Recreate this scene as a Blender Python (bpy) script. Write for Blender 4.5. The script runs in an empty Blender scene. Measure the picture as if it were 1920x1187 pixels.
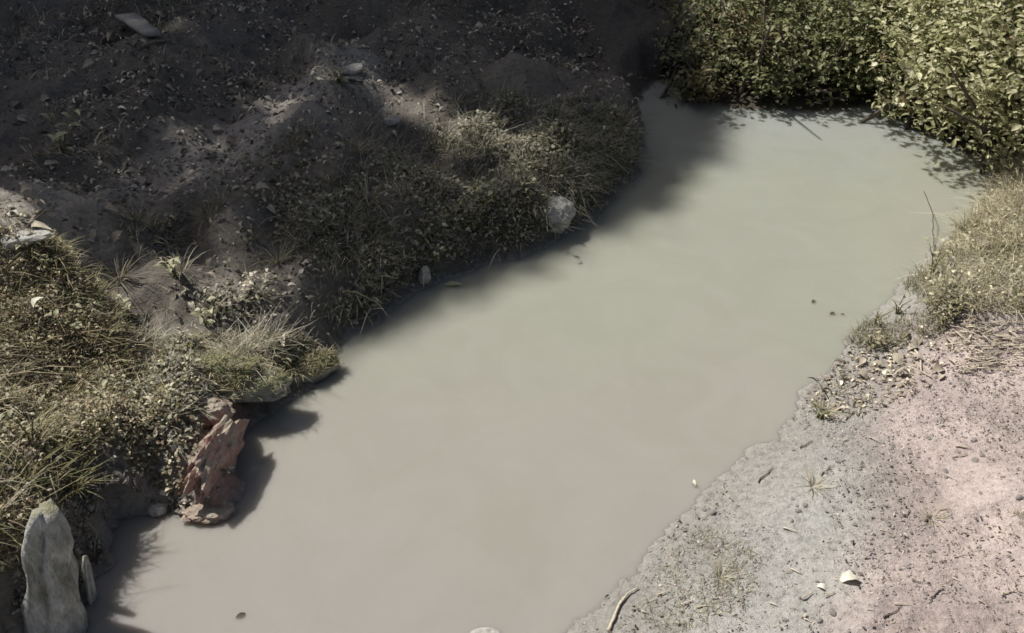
import bpy, math, random
import numpy as np
from mathutils import Vector, Matrix, Quaternion

random.seed(7)
rng = np.random.default_rng(7)
scene = bpy.context.scene
COL = scene.collection

# ------------------------------------------------------------------ camera, sky, sun, exposure
CAM = np.array([0.0, 0.0, 1.9]); PITCH = math.radians(36.0); HF = math.tan(math.radians(29.0))
cd = bpy.data.cameras.new("camera"); cam = bpy.data.objects.new("camera", cd); COL.objects.link(cam)
cam.location = CAM; cam.rotation_euler = (math.pi / 2 - PITCH, 0, 0)
cd.sensor_width = 36; cd.lens = 18 / HF; cd.clip_start = 0.05; cd.clip_end = 1000
scene.camera = cam

SUN_EL = math.radians(57); SUN_XY = np.array([-0.90, 0.43]); SUN_XY /= np.linalg.norm(SUN_XY)
SUN = np.array([SUN_XY[0] * math.cos(SUN_EL), SUN_XY[1] * math.cos(SUN_EL), math.sin(SUN_EL)])
world = bpy.data.worlds.new("World"); scene.world = world; world.use_nodes = True
wn = world.node_tree.nodes; wl = world.node_tree.links
sky = wn.new("ShaderNodeTexSky"); sky.sky_type = 'NISHITA'; sky.sun_disc = False
sky.sun_elevation = SUN_EL; sky.sun_rotation = math.atan2(SUN_XY[0], SUN_XY[1])
sky.air_density = 1.0; sky.dust_density = 4.0; sky.ozone_density = 1.0
wn["Background"].inputs[1].default_value = 0.052
wl.new(sky.outputs[0], wn["Background"].inputs[0])
ld = bpy.data.lights.new("sun", 'SUN'); ld.energy = 5.0; ld.angle = math.radians(0.6); ld.color = (1.0, 0.965, 0.915)
lo = bpy.data.objects.new("sun", ld); COL.objects.link(lo); lo.location = (-10, 5, 20)
lo.rotation_euler = Vector(SUN).to_track_quat('Z', 'Y').to_euler()
scene.view_settings.view_transform = 'Standard'; scene.view_settings.look = 'None'
scene.view_settings.exposure = 0.1; scene.view_settings.gamma = 1.0
scene.view_settings.use_curve_mapping = False
scene.render.engine = 'CYCLES'
scene.cycles.filter_width = 1.6; scene.cycles.max_bounces = 8; scene.cycles.transparent_max_bounces = 8

# ------------------------------------------------------------------ numeric helpers
def _hash(ix, iy, seed):
    n = (ix * 374761393 + iy * 668265263 + seed * 1442695041) & 0xffffffff
    n = ((n ^ (n >> 13)) * 1274126177) & 0xffffffff
    return ((n ^ (n >> 16)) & 0xffff) / 65535.0
def vnoise(x, y, s, seed=0):
    x = np.asarray(x, float) * s + 1000; y = np.asarray(y, float) * s + 1000
    ix = np.floor(x).astype(np.int64); iy = np.floor(y).astype(np.int64)
    fx = x - ix; fy = y - iy; fx = fx * fx * (3 - 2 * fx); fy = fy * fy * (3 - 2 * fy)
    a = _hash(ix, iy, seed); b = _hash(ix + 1, iy, seed); c = _hash(ix, iy + 1, seed); d = _hash(ix + 1, iy + 1, seed)
    return (a * (1 - fx) + b * fx) * (1 - fy) + (c * (1 - fx) + d * fx) * fy
def fbm(x, y, s, o=4, seed=0):
    r = 0; a = 0.5; t = 0
    for k in range(o):
        r = r + a * vnoise(x, y, s, seed + k * 17); t += a; s *= 2.03; a *= 0.5
    return r / t
def ss(x, a, b):
    t = np.clip((x - a) / (b - a), 0, 1); return t * t * (3 - 2 * t)

def ray(u, v):
    cp, sp = math.cos(PITCH), math.sin(PITCH)
    a = (u - 960) / 960 * HF; b = (593.5 - v) / 960 * HF
    return np.array([a, cp + b * sp, -sp + b * cp])
def flat(u, v, z=0.0):
    d = ray(u, v); t = (z - CAM[2]) / d[2]; p = CAM + d * t; return (p[0], p[1])

LEFT_PX = [(100, 1187), (135, 1150), (165, 1100), (185, 1060), (195, 1015), (215, 975), (262, 955), (330, 962), (385, 972), (430, 962),
           (448, 920), (440, 880), (452, 835), (480, 795), (520, 772), (550, 742), (590, 708), (640, 662), (655, 628), (720, 596),
           (775, 556), (815, 535), (870, 512), (900, 500), (975, 482), (1030, 466), (1085, 432), (1130, 396), (1168, 350), (1196, 318),
           (1210, 275), (1205, 240), (1192, 205), (1200, 172), (1228, 152)]
RIGHT_PX = [(1258, 160), (1290, 190), (1400, 205), (1500, 208), (1580, 207), (1640, 200), (1690, 228),
            (1740, 255), (1790, 278), (1838, 300), (1852, 340), (1835, 390), (1800, 430), (1752, 470), (1722, 500), (1690, 545),
            (1625, 595), (1590, 630), (1560, 680), (1530, 720), (1488, 770), (1400, 852), (1350, 897), (1300, 940), (1250, 1003),
            (1180, 1068), (1130, 1123), (1075, 1187)]
LEFT = [flat(*p) for p in LEFT_PX]; RIGHT = [flat(*p) for p in RIGHT_PX]
LEFT = [(-3.2, -2.0), (-2.2, -0.2), (-1.35, 0.85)] + LEFT
RIGHT = RIGHT + [(-0.30, 0.85), (-1.15, -0.2), (-2.0, -2.0)]
WATER = LEFT + RIGHT
SEG = []
for i in range(len(LEFT) - 1): SEG.append((LEFT[i], LEFT[i + 1], 0))
for i in range(len(RIGHT) - 1): SEG.append((RIGHT[i], RIGHT[i + 1], 1))
SEG.append((LEFT[-1], RIGHT[0], 1)); SEG.append((RIGHT[-1], LEFT[0], 1))

def inpoly(poly, x, y):
    x = np.asarray(x, float); y = np.asarray(y, float); c = np.zeros(x.shape, bool); n = len(poly)
    for i in range(n):
        (x0, y0), (x1, y1) = poly[i], poly[(i + 1) % n]
        if y0 == y1: continue
        m = ((y0 > y) != (y1 > y)) & (x < (x1 - x0) * (y - y0) / (y1 - y0) + x0)
        c ^= m
    return c
def edist(segs, x, y):
    d = np.full(np.shape(x), 1e9); side = np.zeros(np.shape(x), int)
    for s in segs:
        (ax, ay), (bx, by) = s[0], s[1]
        ex, ey = bx - ax, by - ay; L = ex * ex + ey * ey + 1e-12
        t = np.clip(((x - ax) * ex + (y - ay) * ey) / L, 0, 1)
        q = np.hypot(x - ax - t * ex, y - ay - t * ey)
        m = q < d; d = np.where(m, q, d)
        if len(s) > 2: side = np.where(m, s[2], side)
    return d, side
def polymask(poly, x, y, soft):
    segs = [(poly[i], poly[(i + 1) % len(poly)]) for i in range(len(poly))]
    d, _ = edist(segs, x, y); sgn = np.where(inpoly(poly, x, y), d, -d)
    return ss(sgn, -soft, soft)
def pxpoly(pts, z=0.15): return [flat(u, v, z) for u, v in pts]

def gpoly(pts, z=0.15):
    out = []
    for u, v in pts:
        if v < 15: p = flat(u, max(v, -120), 0.25); out.append((p[0], p[1]))
        else: p = at(u, v); out.append((p.x, p.y))
    return out
def water_d(x, y):
    x = np.asarray(x, float); y = np.asarray(y, float)
    d, side = edist(SEG, x, y)
    ins = inpoly(WATER, x, y)
    d = np.where(ins, -d, d)
    w = (fbm(x, y, 9.0, 3, 5) - 0.5) * 0.06 + (fbm(x, y, 28.0, 3, 6) - 0.5) * 0.035
    return d + w, side
MOUND_L = pxpoly([(-200, 480), (120, 520), (230, 640), (250, 800), (235, 930), (120, 960), (60, 1187), (-300, 1187)], 0.2)
MOUND_R = pxpoly([(1750, 470), (1930, 300), (2100, 400), (1960, 590), (1760, 585), (1720, 540)], 0.1)
def H(x, y):
    x = np.asarray(x, float); y = np.asarray(y, float)
    d, side = water_d(x, y)
    n1 = fbm(x, y, 1.3, 4, 1) - 0.5; n2 = fbm(x, y, 6.0, 4, 2) - 0.5; n3 = fbm(x, y, 30.0, 3, 3) - 0.5
    hl = 0.17 * ss(d, -0.02, 0.14) * (1 + 1.3 * (fbm(x, y, 2.6, 2, 9) - 0.5)) + 0.12 * ss(d, 0.15, 1.2) + 0.045 * np.clip(d, 0, 20) + 0.11 * n1 * ss(d, 0, 1) + 0.16 * n2 * ss(d, 0.02, 0.3) + 0.15 * (fbm(x, y, 3.4, 2, 12) - 0.5) * ss(d, 0.08, 0.4) + 0.030 * n3 * ss(d, 0, .1)
    hl = hl + 0.12 * polymask(MOUND_L, x, y, 0.05)
    hr = 0.050 * ss(d, -0.05, 0.40) + 0.05 * ss(d, 0.3, 1.0) + 0.012 * np.clip(d, 0, 20) + 0.05 * n1 * ss(d, 0.1, 1) + 0.06 * n2 * ss(d, 0.05, 0.5) + 0.018 * n3 * ss(d, 0.05, .3)
    hr = hr + 0.07 * polymask(MOUND_R, x, y, 0.12)
    land = np.where(side == 0, hl, hr) + 0.004
    bed = -0.30 * ss(-d, 0, 0.35) + 0.02 * n2
    return np.where(d > 0, np.maximum(land, 0.004), np.minimum(bed, -0.004))
def at(u, v, lift=0.0):
    d = ray(u, v); t = np.linspace(1.4, 14, 1800)
    P = CAM[None, :] + d[None, :] * t[:, None]
    h = np.maximum(H(P[:, 0], P[:, 1]), 0)
    k = int(np.argmax(P[:, 2] < h)); k = k if P[k, 2] < h[k] else len(t) - 1
    return Vector((P[k, 0], P[k, 1], float(h[k]) + lift))

# ------------------------------------------------------------------ objects helpers
def link(o, parent=None):
    COL.objects.link(o)
    if parent is not None: o.parent = parent
    return o
def tag(o, label=None, cat=None, group=None, kind=None):
    if label: o["label"] = label
    if cat: o["category"] = cat
    if group: o["group"] = group
    if kind: o["kind"] = kind
    return o
def empty(name, loc, rz=0.0):
    o = bpy.data.objects.new(name, None); o.location = loc; o.rotation_euler = (0, 0, rz); o.empty_display_size = 0.05
    return link(o)
def mesh(name, V, F, mat=None, col=None, smooth=False):
    """V: (n,3); F: list of int arrays (m,3) or (m,4)."""
    V = np.asarray(V, np.float32).reshape(-1, 3)
    if not isinstance(F, (list, tuple)): F = [F]
    F = [np.asarray(f, np.int32) for f in F if len(f)]
    me = bpy.data.meshes.new(name)
    me.vertices.add(len(V)); me.vertices.foreach_set("co", V.ravel())
    loops = np.concatenate([f.ravel() for f in F]); tot = np.concatenate([np.full(len(f), f.shape[1], np.int32) for f in F])
    start = np.concatenate([[0], np.cumsum(tot)[:-1]]).astype(np.int32)
    me.loops.add(len(loops)); me.loops.foreach_set("vertex_index", loops)
    me.polygons.add(len(tot)); me.polygons.foreach_set("loop_start", start); me.polygons.foreach_set("loop_total", tot)
    me.update(calc_edges=True)
    if col is not None:
        a = me.color_attributes.new("col", 'FLOAT_COLOR', 'POINT')
        c = np.ones((len(V), 4), np.float32); c[:, :3] = col; a.data.foreach_set("color", c.ravel())
    if smooth: me.polygons.foreach_set("use_smooth", np.ones(len(tot), bool))
    if mat is not None: me.materials.append(mat)
    return me
def obj(name, me, parent=None, loc=None):
    o = bpy.data.objects.new(name, me)
    if loc is not None: o.location = loc
    return link(o, parent)

# ------------------------------------------------------------------ materials
def newmat(name):
    m = bpy.data.materials.new(name); m.use_nodes = True
    nt = m.node_tree; b = nt.nodes["Principled BSDF"]
    return m, nt, nt.nodes, nt.links, b
def noise(nodes, links, scale, detail=6, rough=0.6, coord=None):
    n = nodes.new("ShaderNodeTexNoise"); n.inputs["Scale"].default_value = scale
    n.inputs["Detail"].default_value = detail; n.inputs["Roughness"].default_value = rough
    if coord is not None: links.new(coord, n.inputs["Vector"])
    return n
def ramp(nodes, links, src, stops):
    r = nodes.new("ShaderNodeValToRGB"); e = r.color_ramp.elements
    while len(e) < len(stops): e.new(0.5)
    for k, (p, c) in enumerate(stops): e[k].position = p; e[k].color = (*c, 1) if len(c) == 3 else c
    links.new(src, r.inputs[0]); return r
def mixc(nodes, links, a, b, fac, mode='MIX'):
    m = nodes.new("ShaderNodeMix"); m.data_type = 'RGBA'; m.blend_type = mode
    for s, i in ((a, 6), (b, 7)):
        if isinstance(s, tuple): m.inputs[i].default_value = (*s, 1)
        else: links.new(s, m.inputs[i])
    if isinstance(fac, float): m.inputs[0].default_value = fac
    else: links.new(fac, m.inputs[0])
    return m.outputs[2]
def bump(nodes, links, height, strength, dist, b):
    n = nodes.new("ShaderNodeBump"); n.inputs["Strength"].default_value = strength; n.inputs["Distance"].default_value = dist
    links.new(height, n.inputs["Height"]); links.new(n.outputs[0], b.inputs["Normal"]); return n

def soil_mat():
    m, nt, N, L, b = newmat("soil")
    at_ = N.new("ShaderNodeAttribute"); at_.attribute_name = "col"
    tc = N.new("ShaderNodeNewGeometry").outputs["Position"]
    n1 = noise(N, L, 60, 8, 0.65, tc); n2 = noise(N, L, 260, 4, 0.7, tc)
    r1 = ramp(N, L, n1.outputs[0], [(0.28, (0.62, 0.60, 0.57)), (0.5, (0.97, 0.97, 0.97)), (0.75, (1.22, 1.20, 1.16))])
    r2 = ramp(N, L, n2.outputs[0], [(0.3, (0.72, 0.71, 0.70)), (0.5, (1, 1, 1)), (0.72, (1.16, 1.16, 1.14))])
    c = mixc(N, L, at_.outputs[0], r1.outputs[0], 1.0, 'MULTIPLY'); c = mixc(N, L, c, r2.outputs[0], 1.0, 'MULTIPLY')
    L.new(c, b.inputs["Base Color"]); b.inputs["Roughness"].default_value = 0.95; b.inputs["Specular IOR Level"].default_value = 0.15
    ad = N.new("ShaderNodeMath"); ad.operation = 'MULTIPLY_ADD'; L.new(n2.outputs[0], ad.inputs[0]); ad.inputs[1].default_value = 0.35; L.new(n1.outputs[0], ad.inputs[2])
    bump(N, L, ad.outputs[0], 0.9, 0.012, b)
    return m
def water_mat():
    m, nt, N, L, b = newmat("muddy_water")
    tc = N.new("ShaderNodeNewGeometry").outputs["Position"]
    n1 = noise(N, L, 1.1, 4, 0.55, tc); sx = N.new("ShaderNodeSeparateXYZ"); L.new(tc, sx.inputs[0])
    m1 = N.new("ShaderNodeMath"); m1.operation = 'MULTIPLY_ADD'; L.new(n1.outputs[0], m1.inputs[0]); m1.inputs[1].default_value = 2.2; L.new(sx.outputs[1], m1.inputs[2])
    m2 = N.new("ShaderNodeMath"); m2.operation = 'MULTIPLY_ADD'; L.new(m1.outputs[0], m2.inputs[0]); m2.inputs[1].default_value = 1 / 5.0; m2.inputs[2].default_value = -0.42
    c = ramp(N, L, m2.outputs[0], [(0.06, (0.320, 0.300, 0.274)), (0.20, (0.316, 0.303, 0.262)), (0.32, (0.306, 0.306, 0.252)), (0.52, (0.303, 0.308, 0.254)), (0.75, (0.292, 0.308, 0.302))]).outputs[0]  # silt tones along the stream; bluish far stop paints in sky reflection
    n3 = noise(N, L, 3.5, 5, 0.6, tc); n3.inputs["Distortion"].default_value = 1.6
    c = mixc(N, L, c, ramp(N, L, n3.outputs[0], [(0.3, (0.96, 0.96, 0.94)), (0.5, (1, 1, 1)), (0.7, (1.03, 1.03, 1.03))]).outputs[0], 1.0, 'MULTIPLY')
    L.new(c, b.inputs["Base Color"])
    b.inputs["Roughness"].default_value = 0.04; b.inputs["IOR"].default_value = 1.33
    b.inputs["Subsurface Weight"].default_value = 1.0; b.inputs["Subsurface Radius"].default_value = (1.0, 0.92, 0.8); b.inputs["Subsurface Scale"].default_value = 0.10
    nb = noise(N, L, 5, 2, 0.5, tc); bump(N, L, nb.outputs[0], 0.12, 0.02, b)
    return m
def leafy_mat(name, use_attr=True, c0=None, c1=None, transl=0.35, rough=0.6, spec=0.25):
    m, nt, N, L, b = newmat(name)
    if use_attr:
        a = N.new("ShaderNodeAttribute"); a.attribute_name = "col"; c = a.outputs[0]
    else:
        oi = N.new("ShaderNodeObjectInfo"); r = ramp(N, L, oi.outputs["Random"], [(0.0, c0), (1.0, c1)]); c = r.outputs[0]
    tc = N.new("ShaderNodeNewGeometry").outputs["Position"]
    n = noise(N, L, 90, 3, 0.6, tc); r2 = ramp(N, L, n.outputs[0], [(0.3, (0.75, 0.75, 0.72)), (0.7, (1.15, 1.15, 1.1))])
    c = mixc(N, L, c, r2.outputs[0], 1.0, 'MULTIPLY')
    L.new(c, b.inputs["Base Color"]); b.inputs["Roughness"].default_value = rough; b.inputs["Specular IOR Level"].default_value = spec
    t = N.new("ShaderNodeBsdfTranslucent"); L.new(c, t.inputs[0])
    mx = N.new("ShaderNodeMixShader"); mx.inputs[0].default_value = transl
    L.new(b.outputs[0], mx.inputs[1]); L.new(t.outputs[0], mx.inputs[2]); L.new(mx.outputs[0], N["Material Output"].inputs[0])
    return m
def rock_mat(name, lo_, hi_, moss=None, moss_amt=0.5, scale=14, bdist=0.02, stretch=1.0):
    m, nt, N, L, b = newmat(name)
    tc = N.new("ShaderNodeTexCoord").outputs["Object"]
    mp = N.new("ShaderNodeMapping"); mp.inputs["Scale"].default_value = (1, 1, stretch); L.new(tc, mp.inputs[0]); tc = mp.outputs[0]
    n1 = noise(N, L, scale, 8, 0.65, tc); n2 = noise(N, L, scale * 5, 5, 0.7, tc)
    r = ramp(N, L, n1.outputs[0], [(0.3, lo_), (0.7, hi_)])
    r2 = ramp(N, L, n2.outputs[0], [(0.3, (0.65, 0.64, 0.62)), (0.65, (1.15, 1.15, 1.15))])
    c = mixc(N, L, r.outputs[0], r2.outputs[0], 1.0, 'MULTIPLY')
    if moss:
        g = N.new("ShaderNodeNewGeometry"); sx = N.new("ShaderNodeSeparateXYZ"); L.new(g.outputs["Normal"], sx.inputs[0])
        n3 = noise(N, L, scale * 0.7, 5, 0.6, tc)
        ad = N.new("ShaderNodeMath"); ad.operation = 'MULTIPLY_ADD'; L.new(sx.outputs[2], ad.inputs[0]); ad.inputs[1].default_value = 0.35; L.new(n3.outputs[0], ad.inputs[2])
        mr = ramp(N, L, ad.outputs[0], [(1.0 - moss_amt - 0.08, (0, 0, 0)), (1.0 - moss_amt + 0.1, (1, 1, 1))])
        c = mixc(N, L, c, moss, mr.outputs[0])
    L.new(c, b.inputs["Base Color"]); b.inputs["Roughness"].default_value = 0.9; b.inputs["Specular IOR Level"].default_value = 0.2
    ad2 = N.new("ShaderNodeMath"); ad2.operation = 'MULTIPLY_ADD'; L.new(n2.outputs[0], ad2.inputs[0]); ad2.inputs[1].default_value = 0.4; L.new(n1.outputs[0], ad2.inputs[2])
    bump(N, L, ad2.outputs[0], 0.9, bdist, b)
    return m
M_SOIL = soil_mat(); M_WATER = water_mat()
M_GRASS = leafy_mat("grass_blade", transl=0.3, rough=0.7, spec=0.15)
M_LITTER = leafy_mat("dead_leaf_litter", transl=0.12, rough=0.85, spec=0.1)
M_BUSH = leafy_mat("bush_leaf", transl=0.3, rough=0.5, spec=0.35)
M_BUSHP = leafy_mat("bush_leaf_single", False, (0.30, 0.28, 0.14), (0.60, 0.56, 0.40), 0.3, 0.5, 0.35)
M_WEED = leafy_mat("weed_leaf", False, (0.22, 0.23, 0.12), (0.58, 0.56, 0.40), 0.3, 0.5, 0.35)
M_DRY = leafy_mat("dry_leaf", False, (0.22, 0.185, 0.145), (0.54, 0.48, 0.39), 0.1, 0.8, 0.15)
M_PALE = leafy_mat("pale_leaf", False, (0.70, 0.67, 0.56), (0.76, 0.73, 0.62), 0.1, 0.6, 0.25)
M_FLOAT = leafy_mat("floating_leaf", False, (0.50, 0.50, 0.30), (0.50, 0.50, 0.30), 0.1, 0.4, 0.4)
M_CROWN = leafy_mat("crown_leaf", transl=0.12, rough=0.5, spec=0.3)
M_BARK = rock_mat("bark", (0.05, 0.04, 0.03), (0.12, 0.10, 0.08), scale=8)
M_STICK = rock_mat("stick", (0.16, 0.13, 0.10), (0.34, 0.29, 0.23), scale=30, bdist=0.004)
M_TWIGDARK = rock_mat("dark_twig", (0.07, 0.06, 0.05), (0.16, 0.13, 0.11), scale=30, bdist=0.004)
M_STRAW = rock_mat("straw", (0.42, 0.36, 0.26), (0.66, 0.59, 0.47), scale=40, bdist=0.002)
M_STEM = rock_mat("green_stem", (0.10, 0.11, 0.05), (0.20, 0.19, 0.10), scale=40, bdist=0.002)
M_PEBBLE = rock_mat("pebble", (0.30, 0.27, 0.25), (0.50, 0.46, 0.43), scale=40, bdist=0.004)
M_CLAY = rock_mat("red_clay", (0.32, 0.19, 0.155), (0.58, 0.41, 0.36), moss=(0.42, 0.37, 0.29), moss_amt=0.30, scale=24, bdist=0.02)
M_MOSSROCK = rock_mat("mossy_rock", (0.20, 0.19, 0.165), (0.46, 0.44, 0.39), moss=(0.20, 0.195, 0.11), moss_amt=0.42, scale=14, bdist=0.02)
M_PALEROCK = rock_mat("pale_rock", (0.34, 0.33, 0.30), (0.55, 0.53, 0.48), scale=20, bdist=0.01)
M_DARKROCK = rock_mat("dark_grey_rock", (0.13, 0.13, 0.125), (0.36, 0.355, 0.34), moss=(0.22, 0.22, 0.14), moss_amt=0.30, scale=12, bdist=0.02)
M_STUMP = rock_mat("lichen_wood", (0.20, 0.195, 0.15), (0.72, 0.72, 0.70), moss=(0.30, 0.29, 0.18), moss_amt=0.30, scale=22, bdist=0.03, stretch=0.30)

# ------------------------------------------------------------------ ground sheet
def axis(fine0, fine1, step, far):
    a = list(np.arange(fine0, fine1 + 1e-6, step)); s = step
    x = a[-1]
    while x < far: s *= 1.35; x += s; a.append(x)
    s = step; x = a[0]; pre = []
    while x > -far: s *= 1.35; x -= s; pre.append(x)
    return np.array(pre[::-1] + a)
gx = axis(-4.6, 4.6, 0.017, 220)
ys = [0.9]; 
while ys[-1] < 8.0: ys.append(ys[-1] + 0.008 + 0.0045 * max(0, ys[-1] - 1.2))
gy0 = np.array(ys); st = gy0[-1] - gy0[-2]; up = []; y = gy0[-1]; s = st
while y < 220: s *= 1.35; y += s; up.append(y)
dn = []; y = 0.9; s = 0.012
while y > -220: s *= 1.35; y -= s; dn.append(y)
gy = np.array(dn[::-1] + list(gy0) + up)
X, Y = np.meshgrid(gx, gy); xf, yf = X.ravel(), Y.ravel()
Z = H(xf, yf)
nx, ny = len(gx), len(gy)
idx = np.arange(nx * ny).reshape(ny, nx)
quads = np.stack([idx[:-1, :-1], idx[:-1, 1:], idx[1:, 1:], idx[1:, :-1]], -1).reshape(-1, 4)
D, SIDE = water_d(xf, yf)
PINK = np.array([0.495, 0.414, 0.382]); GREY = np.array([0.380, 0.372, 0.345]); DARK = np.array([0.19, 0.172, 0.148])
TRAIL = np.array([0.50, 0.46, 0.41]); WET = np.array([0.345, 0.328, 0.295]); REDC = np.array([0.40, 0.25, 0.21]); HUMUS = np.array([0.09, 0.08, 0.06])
fb = fbm(xf, yf, 2.2, 4, 21); fb2 = fbm(xf, yf, 7.0, 4, 22)
pinkpoly = pxpoly([(1760, 560), (1660, 640), (1600, 780), (1660, 900), (1640, 1040), (1560, 1187), (1400, 1400), (2600, 1400), (2600, 560)], 0.12)
kp = polymask(pinkpoly, xf + 0.25 * (fb - 0.5), yf + 0.25 * (fb2 - 0.5), 0.14)[:, None]
right = GREY * (1 - kp) + PINK * kp
fb3 = fbm(xf, yf, 4.0, 4, 23)
right = right * (0.86 + 0.24 * fb2[:, None]) * (0.85 + 0.28 * ss(fb3, .3, .6))[:, None]
dampr = (ss(D, 0.30, 0.0) * 0.8)[:, None]
right = right * (1 - dampr) + WET * dampr
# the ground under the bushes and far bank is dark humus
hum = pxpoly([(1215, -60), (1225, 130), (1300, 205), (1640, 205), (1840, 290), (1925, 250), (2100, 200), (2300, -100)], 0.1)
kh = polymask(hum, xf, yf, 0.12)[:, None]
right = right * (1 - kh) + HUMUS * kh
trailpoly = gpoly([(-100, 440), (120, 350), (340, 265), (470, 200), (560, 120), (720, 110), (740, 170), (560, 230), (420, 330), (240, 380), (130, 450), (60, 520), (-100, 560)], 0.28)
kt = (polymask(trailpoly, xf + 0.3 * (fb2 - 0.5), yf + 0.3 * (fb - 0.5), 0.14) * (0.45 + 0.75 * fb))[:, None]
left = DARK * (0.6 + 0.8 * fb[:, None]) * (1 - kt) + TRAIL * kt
greypoly = gpoly([(200, 840), (240, 780), (330, 760), (420, 760), (450, 900), (440, 980), (330, 960), (260, 920)], 0.12)
kg = polymask(greypoly, xf, yf, 0.06)[:, None]
left = left * (1 - kg) + np.array([0.34, 0.315, 0.28]) * (0.7 + 0.4 * fb2[:, None]) * kg
redpoly = gpoly([(360, 990), (450, 990), (470, 850), (440, 760), (395, 760), (380, 880)], 0.06)
kr = (polymask(redpoly, xf, yf, 0.05) * 0.8)[:, None]
left = left * (1 - kr) + REDC * kr
deepshadepoly = gpoly([(1030, 20), (1130, 130), (1200, 230), (1255, 190), (1275, 90), (1270, 15)]) + [flat(1290, -150, .2), flat(1000, -150, .2)]  # bank at the pool's upstream end; its deep shade is painted as dark albedo
km = polymask(deepshadepoly, xf, yf, 0.15)[:, None]
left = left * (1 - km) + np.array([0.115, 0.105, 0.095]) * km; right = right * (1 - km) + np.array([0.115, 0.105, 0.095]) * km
far = ss(np.hypot(xf, yf), 12, 30)[:, None]
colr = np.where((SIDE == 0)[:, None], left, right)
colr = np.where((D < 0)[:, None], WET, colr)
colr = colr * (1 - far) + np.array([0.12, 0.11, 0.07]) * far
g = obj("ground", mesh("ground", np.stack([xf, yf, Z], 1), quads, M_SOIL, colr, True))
tag(g, "earth banks of the stream, dark and littered on one side, bare pale dust on the other", "ground", kind="structure")

# ------------------------------------------------------------------ water (closed body, turbid)
def water_body():
    sp = 0.10
    a = np.arange(-4.0, 4.01, sp); b = np.arange(-2.0, 16.01, sp)
    XX, YY = np.meshgrid(a, b); cx, cy = XX[:-1, :-1] + sp / 2, YY[:-1, :-1] + sp / 2
    d, _ = edist(SEG, cx, cy); keep = inpoly(WATER, cx, cy) | (d < 0.28)
    nb, na = XX.shape; base = np.arange(nb * na).reshape(nb, na)
    V = np.concatenate([np.stack([XX.ravel(), YY.ravel(), np.zeros(XX.size)], 1), np.stack([XX.ravel(), YY.ravel(), np.full(XX.size, -0.5)], 1)])
    F = []
    K = np.pad(keep, 1); o = nb * na
    for j, i in zip(*np.nonzero(keep)):
        q = [base[j, i], base[j, i + 1], base[j + 1, i + 1], base[j + 1, i]]
        F.append(q); F.append([q[3] + o, q[2] + o, q[1] + o, q[0] + o])
        for (dj, di, e0, e1) in ((-1, 0, 0, 1), (0, 1, 1, 2), (1, 0, 2, 3), (0, -1, 3, 0)):
            if not K[j + 1 + dj, i + 1 + di]:
                F.append([q[e1], q[e0], q[e0] + o, q[e1] + o])
    F = np.array(F); used = np.unique(F); mp = np.zeros(len(V), int); mp[used] = np.arange(len(used))
    return V[used], mp[F]
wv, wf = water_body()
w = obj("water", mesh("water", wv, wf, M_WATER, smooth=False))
tag(w, "still milky brown water of the narrow stream between the two banks", "water", kind="structure")

# ------------------------------------------------------------------ shape makers
def tube(points, radii, n=6, cap=True):
    P = [Vector(p) for p in points]; V = []; F3 = []; F4 = []
    for i, p in enumerate(P):
        t = (P[min(i + 1, len(P) - 1)] - P[max(i - 1, 0)]).normalized()
        a = t.cross(Vector((0.31, 0.17, 0.93))); a = a.normalized() if a.length > 1e-4 else Vector((1, 0, 0)); b = t.cross(a)
        for k in range(n):
            w_ = 2 * math.pi * k / n; V.append(p + (a * math.cos(w_) + b * math.sin(w_)) * radii[i])
    for i in range(len(P) - 1):
        for k in range(n):
            k2 = (k + 1) % n; F4.append((i * n + k, i * n + k2, (i + 1) * n + k2, (i + 1) * n + k))
    if cap:
        V.append(P[0]); V.append(P[-1]); c0, c1 = len(V) - 2, len(V) - 1; e = (len(P) - 1) * n
        for k in range(n):
            k2 = (k + 1) % n; F3.append((c0, k2, k)); F3.append((c1, e + k, e + k2))
    return np.array([tuple(v) for v in V]), np.array(F4, int).reshape(-1, 4), np.array(F3, int).reshape(-1, 3)
def merge(parts):
    V = []; F4 = []; F3 = []; o = 0
    for v, f4, f3 in parts:
        V.append(v); F4.append(f4 + o); F3.append(f3 + o); o += len(v)
    return np.concatenate(V), np.concatenate(F4), np.concatenate(F3)

# leaf: unit length along +x, folded along the midrib, curled
def leaf_unit(w=0.5, fold=0.12, curl=0.15):
    xs = [0.0, 0.22, 0.5, 0.78, 1.0]; ws = [0.0, 0.75, 1.0, 0.65, 0.0]
    V = []; 
    for x, k in zip(xs, ws):
        z = -curl * (x - 0.4) ** 2 * 2
        V += [(x, 0, z), (x, k * w / 2, z + fold * k), (x, -k * w / 2, z + fold * k)]
    F = []
    for i in range(4):
        a = i * 3; b = a + 3
        F += [(a, b, b + 1), (a, b + 1, a + 1), (a, a + 2, b + 2), (a, b + 2, b)]
    return np.array(V, float), np.array(F)
LEAF_V, LEAF_F = leaf_unit()
def frames(n, tilt_mean, tilt_sd, rg=None):
    """random orthonormal frames: axis a (leaf length), normal nn near up"""
    rg = rg or rng
    az = rg.uniform(0, 2 * math.pi, n); ti = np.clip(rg.normal(tilt_mean, tilt_sd, n), -1.5, 1.5)
    a = np.stack([np.cos(az) * np.cos(ti), np.sin(az) * np.cos(ti), np.sin(ti)], 1)
    up_ = np.stack([-np.cos(az) * np.sin(ti), -np.sin(az) * np.sin(ti), np.cos(ti)], 1)
    side = np.cross(up_, a); ro = rg.normal(0, 0.6, n)[:, None]
    n2 = up_ * np.cos(ro) + side * np.sin(ro); s2 = np.cross(n2, a)
    return a, s2, n2
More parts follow.
